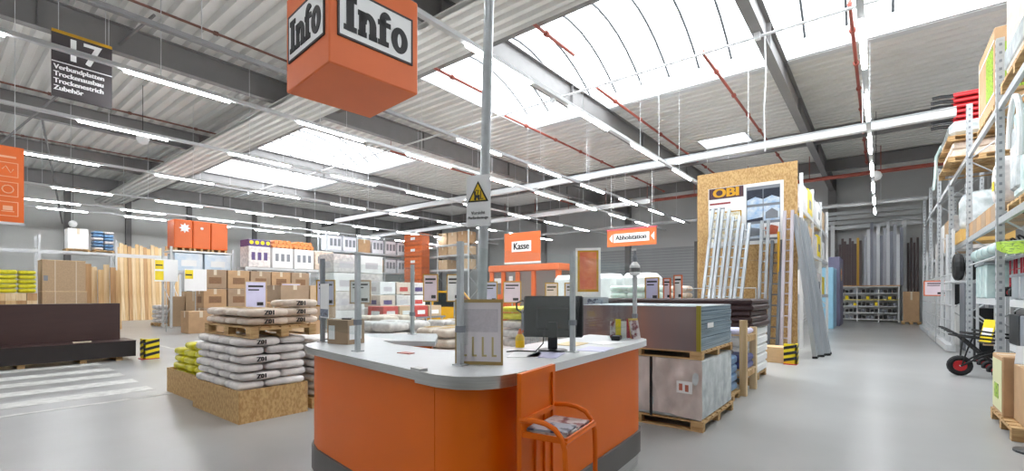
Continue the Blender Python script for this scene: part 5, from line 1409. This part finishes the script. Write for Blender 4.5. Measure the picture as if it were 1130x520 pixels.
# black looped hand trucks leaning beside
def hand_truck(x, y, z, rz, label, m=rubber):
    t = thing('hand_truck', label, 'hand truck', (x, y, z), rz, 'hand trucks')
    for s in (-1, 1): part('side_tube', MB().tube([(s * 0.2, 0, 0.02), (s * 0.2, 0.0, 0.9), (s * 0.19, 0.02, 1.05)], 0.015, 7), m, t)
    part('handle_loop', MB().tube([(-0.19, 0.02, 1.05), (-0.17, 0.06, 1.15), (-0.08, 0.1, 1.2), (0.08, 0.1, 1.2), (0.17, 0.06, 1.15), (0.19, 0.02, 1.05)], 0.017, 7), rubber, t)
    for q in (0.3, 0.6, 0.9): part('cross_bar', MB().tube([(-0.2, 0, q), (0.2, 0, q)], 0.012, 6), m, t)
    part('toe_plate', MB().box(-0.2, 0.2, -0.2, 0.0, 0.0, 0.008), m, t)
    for s in (-1, 1):
        w = part('tyre', MB().tube([(s * 0.26, 0.08 + 0.09 * math.cos(2 * PI * a / 14), 0.125 + 0.09 * math.sin(2 * PI * a / 14)) for a in range(14)], 0.034, 7, True), rubber, t)
        part('hub', MB().tube([(s * 0.26 - 0.02, 0.08, 0.125), (s * 0.26 + 0.02, 0.08, 0.125)], 0.06, 10), red_m, w)
    return t
for i in range(4):
    o = hand_truck(0, 0, 0, 0, 'black looped hand truck tilted out of the bay, %s from the garden cart' % NTH[i])
    q = math.radians(42)
    o.matrix_basis = Matrix.Translation((1.98, 13.38 + i * 0.62, 0.0)) @ Matrix(((0, -math.cos(q), -math.sin(q)), (1, 0, 0), (0, -math.sin(q), math.cos(q)))).to_4x4()
hand_truck(2.15, 12.9, 1.512, PI / 2, 'red hand truck on the shelf above the garden cart, near one', pinkred)
hand_truck(2.15, 13.5, 1.512, PI / 2, 'red hand truck on the shelf above the garden cart, middle one', pinkred)
hand_truck(2.15, 14.1, 1.512, PI / 2, 'red hand truck on the shelf above the garden cart, far one', pinkred)
t = thing('price_card', 'yellow price card standing in the garden cart bay', 'price card', (1.62, 12.76, 0.675), math.radians(-65))
part('card', MB().obox((0, 0, 0.22), (0.30, 0.01, 0.44), (math.radians(-12), 0, 0)), yellow_m, t)
part('white_field', MB().obox((0, -0.008, 0.20), (0.25, 0.006, 0.16), (math.radians(-12), 0, 0)), white_m, t)
for i in range(5):
    mm = (black_pl, purple_m, brown_dk, grey_pl, black_pl)[i]
    t = thing('mortar_tub', 'dark tub in the row behind the yellow card, %s from it' % NTH[i], 'tub', (2.35, 13.2 + i * 0.56, 0.0), 0, 'dark tubs')
    part('bowl', MB().lathe([(0.16, 0), (0.22, 0.3), (0.26, 0.44)], n=16), mm, t)
    part('rim', MB().tube([(0.26 * math.cos(2 * PI * a / 16), 0.26 * math.sin(2 * PI * a / 16), 0.44) for a in range(16)], 0.015, 5, True), mm, t)
for i in range(2):
    t = thing('spare_tyre', 'black spare tyre standing by the rack upright, %s' % ('aisle side one', 'inner one')[i], 'tyre', (1.58 + 0.25 * i, 16.75, 1.95), 0, 'spare tyres')
    part('tread', MB().tube([(0, 0.26 * math.cos(2 * PI * a / 18), 0.36 + 0.26 * math.sin(2 * PI * a / 18)) for a in range(18)], 0.10, 8, True), rubber, t)
    part('rim', MB().tube([(-0.05, 0, 0.36), (0.05, 0, 0.36)], 0.17, 14), grey_pl, t)
tyre_shelf = thing('bracket_shelf', 'narrow white shelf carrying the two spare tyres', 'shelf', (1.9, 16.95, 1.91))
part('board', MB().box(-0.5, 0.5, -0.6, 0.9, 0, 0.04), steel_white, tyre_shelf)
part('bracket', MB().box(0.3, 0.36, -0.5, -0.44, -1.91, 0).box(0.3, 0.36, 0.74, 0.8, -1.91, 0), steel_white, tyre_shelf)
for i in range(5):
    t = thing('clear_bin', 'clear plastic bin under the first rack beam, %s from the near upright' % NTH[i], 'bin', (2.12, 12.78 + i * 0.68, 1.512 if i > 2 else 2.72 - 0.0), 0, 'clear bins')
    t.location.z = 1.512 if i > 2 else 1.512
    t.location.x = 2.5 if i < 3 else 2.1
    part('tub', MB().rbox(-0.3, 0.3, -0.3, 0.3, 0, 0.75, 0.03), teal_w, t)
    part('lid', MB().rbox(-0.32, 0.32, -0.32, 0.32, 0.75, 0.8, 0.01), alu, t)
# white glossy bags hanging from the beam
for i in range(4):
    sack(2.0, 12.9 + i * 0.75, 2.35, teal_w, 'pale wrapped bag below the first beam, %s from the near upright' % NTH[i], 'pale wrapped bags under the beam', 0.7, 0.7, 0.28)
bsh = thing('wire_shelf', 'white wire shelf below the first beam of the rack', 'shelf', (2.1, 14.2, 2.31))
for i in range(8): part('wire', MB().box(-0.38 + i * 0.1, -0.37 + i * 0.1, -1.84, 1.84, 0, 0.03), steel_white, bsh)
# first level goods
for i in range(6):
    carton(1.70, 2.3, 12.55 + i * 0.58, 13.08 + i * 0.58, 3.0, 3.34, card if i % 2 else card3, 'small open carton on the first beam level, %s from the near upright' % NTH[i], 'small cartons on the first level', lab=brown_dk)
t = thing('bulk_bag', 'white bulk bag with yellow sticker on the first level', 'bag', (2.1, 13.2, 3.345), 0)
part('bag_body', MB().sack(0.7, 0.8, 0.95, 3), bag_w, t)
part('sticker', MB().box(-0.36, -0.352, -0.1, 0.06, 0.3, 0.48), yellow_m, t)
t = thing('water_tank', 'pale round tank on a cardboard tray, first level second bay', 'tank', (2.15, 17.6, 3.0))
part('tray', MB().box(-0.5, 0.5, -0.6, 0.6, 0, 0.32), M('kraft_gold', (206, 164, 92), 0.7, 0, 0.1, 4), t)
tk = MB().lathe([(0.45, 0.32), (0.48, 0.5), (0.48, 1.1), (0.4, 1.3), (0.2, 1.36)], n=20); tk.smooth = True
part('shell', tk, wrap_g, t)
for i in range(3):
    soft_pack(1.75, 2.7, 19.1 - 0.9 * i * 0 + 0.0 + i * 1.25 + 1.0, 20.0 + i * 1.25 + 1.0, 3.0, 4.1, (bag_w, card2, white_m)[i], '%s pack on the first level, third bay, %s' % (('pale', 'brown', 'white')[i], ('near', 'middle', 'far')[i]), 2)
# second level goods
pallet(2.2, 13.75, 5.1, 'pallet under the big green printed carton on the top level', 1.0, 1.9, 0.14)
bc = carton(1.72, 2.6, 12.85, 14.6, 5.24, 6.75, card, 'big brown carton with green leaf print on the top level', tapem=None)
part('green_print', MB().box(-0.445, -0.44, -0.75, 0.0, 0.3, 1.2), green_m, bc)
part('green_print', MB().box(-0.3, 0.4, -0.88, -0.875, 0.3, 1.2), green_m, bc)
part('white_strap', MB().box(-0.447, -0.44, -0.87, 0.87, 1.25, 1.28).box(-0.447, -0.44, -0.87, 0.87, 0.24, 0.27), white_m, bc)
part('foam_end', MB().rbox(-0.44, 0.44, 0.875, 0.98, 0, 1.5, 0.02), bag_c, bc)
for k in range(2):
    pallet(2.05, 18.2, 5.1 + k * 0.55, 'pallet in the white wrapped pile, %s one' % ('lower', 'upper')[k], 1.3, 2.6, 0.14)
soft_pack(1.5, 2.6, 17.0, 19.4, 5.24, 5.64, bag_c, 'flat pale pack between two pallets on the top level', 2)
t = thing('wrapped_stack', 'white film draped bundle beneath the red trucks on the top level', 'bundle', (2.05, 18.2, 5.79))
part('bundle', MB().rbox(-0.62, 0.55, -1.2, 1.2, 0, 0.42, 0.12), wrap_g, t)
part('film_tail', MB().tube([(-0.6, 0.9, 0.3), (-0.72, 1.0, 0.0), (-0.74, 1.02, -0.6), (-0.78, 1.05, -1.0)], 0.04, 6), teal_w, t)
for i in range(12):
    t = thing('folded_truck', 'red folded hand truck lying in the top pile, %s from below' % NTH[i], 'hand truck', (2.0, 17.6 + 0.08 * (i % 2), 6.20 + i * 0.072), 0, 'folded red hand trucks')
    for s in (-1, 1): part('side_tube', MB().tube([(-0.45, s * 0.22, 0.05), (0.4, s * 0.22, 0.05)], 0.035, 6), red_m, t)
    part('cross_plate', MB().box(-0.4, 0.4, -0.2, 0.2, 0.03, 0.07), pinkred, t)
    for s in (-1, 1): part('grip', MB().tube([(-0.45, s * 0.22, 0.05), (-0.7, s * 0.22, 0.08), (-0.88, s * 0.22, 0.07)], 0.022, 6), black_pl, t)
# near bay
pallet(2.25, 10.6, 3.0, 'pallet under the plastic wrapped goods in the near bay', 1.1, 1.9, 0.14)
t = thing('wrapped_load', 'clear film wrapped pale load in the near bay', 'load', (2.25, 10.6, 3.14))
part('load_core', MB().rbox(-0.5, 0.5, -0.85, 0.85, 0, 1.55, 0.1), teal_w, t)
part('film_fold', MB().rbox(-0.54, 0.5, 0.2, 0.9, 0.1, 1.3, 0.12), wrap_g, t)
part('hose_loop', MB().tube([(-0.56, 0.3 + 0.42 * math.cos(PI * a / 8), 0.9 + 0.75 * math.sin(PI * a / 8)) for a in range(10)], 0.04, 7), white_m, t)
pallet(2.2, 10.7, 5.1, 'pallet under the cream load at the upper picture corner', 1.1, 2.1, 0.18)
t = thing('wrapped_load', 'cream wrapped load above the near bay at the picture corner', 'load', (2.2, 10.7, 5.28))
part('load_core', MB().rbox(-0.5, 0.5, -1.0, 1.0, 0, 1.9, 0.12), bag_c, t)
part('film_skirt', MB().rbox(-0.52, 0.52, -1.02, 1.02, 0.1, 0.6, 0.1), wrap_g, t)
t = thing('garden_tool', 'green and black garden tool jutting out of the near bay', 'tool', (1.9, 10.9, 2.25))
part('blade', MB().prism_axis([(-0.1, 0.0), (0.5, 0.25), (0.9, 0.28), (0.85, 0.14), (0.4, 0.06)], -0.3, 0.3, 'x'), green_m, t)
part('spine', MB().tube([(-0.1, -0.1, 0.0), (0.0, 0.9, 0.18)], 0.03, 6), black_pl, t)
for i in range(3):
    t = thing('storage_bin', 'grey storage bin in the near bay, %s shelf position' % ('front', 'middle', 'rear')[i], 'bin', (2.15, 10.2 + i * 0.66, 1.512), 0, 'grey bins')
    part('tub', MB().rbox(-0.36, 0.36, -0.3, 0.3, 0, 0.42, 0.03), alu, t)
    part('rim', MB().box(-0.38, 0.38, -0.32, 0.32, 0.38, 0.43), grey_pl, t)
for i in range(3):
    carton(1.8, 2.6, 9.6 + i * 0.85, 10.38 + i * 0.85, 0.732, 1.25, (black_pl, grey_pl, black_pl)[i], 'dark tool case on the lower shelf of the near bay, %s' % ('near', 'middle', 'far')[i], 'dark tool cases', tapem=None, lab=card2, cat='case', name='tool_case')
# white mesh display units further down
def mesh_unit(y0, y1, label, z1=3.4):
    t = thing('mesh_display', label, 'shelf', (1.56, 0, 0), 0, 'white mesh displays')
    part('base_shelf', MB().box(-0.14, 0.05, y0, y1, 0.02, 0.2), steel_white, t)
    for y in (y0, (y0 + y1) / 2, y1): part('upright', MB().box(-0.03, 0.03, y - 0.03, y + 0.03, 0.2, z1), steel_white, t)
    g = MB(); n = int((y1 - y0) / 0.45)
    for i in range(1, n): g.box(-0.012, 0.012, y0 + i * (y1 - y0) / n - 0.012, y0 + i * (y1 - y0) / n + 0.012, 0.2, 2.2)
    part('mesh_bars', g, steel_white, t)
    g = MB()
    for k in range(5): g.box(-0.012, 0.012, y0, y1, 0.4 + k * 0.44, 0.42 + k * 0.44)
    part('mesh_rails', g, steel_white, t)
mesh_unit(17.6, 20.6, 'white mesh display unit beyond the garden carts')
mesh_unit(20.8, 24.2, 'second white mesh display unit down the aisle')
mesh_unit(24.4, 29.0, 'third white mesh display unit, farthest down the aisle')
price_stand(1.42, 20.6, 1.55, 0.62, 0.5, 'orange framed tag sticking out by the mesh display', '-y', MATS['rose_print'], frame=orange_s)
for i in range(6):
    yb = (16.6, 18.3, 20.3, 22.2, 24.2, 26.0)[i]
    carton(1.85, 2.6, yb, yb + 1.0, 0.0, (0.95, 1.65)[i % 2] + 0.3, (black_pl, grey_pl, white_m)[i % 3], '%s box inside the mesh displays, %s from the garden carts' % (('black', 'grey', 'white')[i % 3], NTH[i]), 'boxes in the mesh displays', tapem=None, lab=card2)

# ------------------------------------------------------------------ more goods behind the screen
red_box = M('red_white_print', (204, 74, 66), 0.5, 0, 0.1, 5)
for i in range(4):
    carton(-12.9 + 0.02 * i, -12.1, 8.9 + i * 0.62, 9.48 + i * 0.62, 0.85, 1.22, red_box if i % 2 == 0 else card2, '%s box on the low table behind the screen, %s' % (('red', 'brown')[i % 2], ('first of four', 'second of four', 'third of four', 'last of four')[i]), 'boxes on the low table', tapem=None, lab=white_m)
lt = thing('display_table', 'low grey display table under the red and brown boxes', 'table', (-12.5, 10.1, 0))
part('table_top', MB().box(-0.5, 0.5, -1.35, 1.35, 0.8, 0.85), grey_pl, lt)
for x in (-0.42, 0.42):
    for y in (-1.25, 1.25): part('leg', MB().box(x - 0.03, x + 0.03, y - 0.03, y + 0.03, 0, 0.8), galv, lt)
for k in range(3):
    for j in range(2):
        carton(-17.0, -16.0, 7.6 + j * 1.05, 8.6 + j * 1.05, 0.1 + k * 0.62, 0.68 + k * 0.62, (card2, card, card3)[(k + j) % 3], 'carton in the block behind the Z01 bags, %s tier, %s pile' % (ORD[k], ('left', 'right')[j]), 'carton block behind the Z01 bags')
for j in range(2): pallet(-16.5, 8.1 + j * 1.05, 0, 'pallet under the carton block behind the Z01 bags, %s' % ('left', 'right')[j], 1.0, 1.0, 0.1, fine=False)
for k in range(4):
    for j in range(3):
        carton(-15.6 + 0.0, -14.6, 10.6 + j * 0.75, 11.3 + j * 0.75, 0.1 + k * 0.5, 0.57 + k * 0.5, (white_m, bag_w, bag_c)[(k + 2 * j) % 3], 'white printed box behind the second screen post, %s tier, %s pile' % (ORD[k], NTH[j]), 'white printed boxes', tapem=None, lab=(MATS['grey_violet_print'], red_box, violet)[(k + j) % 3])
for j in range(3): pallet(-15.1, 10.95 + j * 0.75, 0, 'pallet under the white printed boxes, %s from the counter' % NTH[j], 1.0, 0.7, 0.1, fine=False)
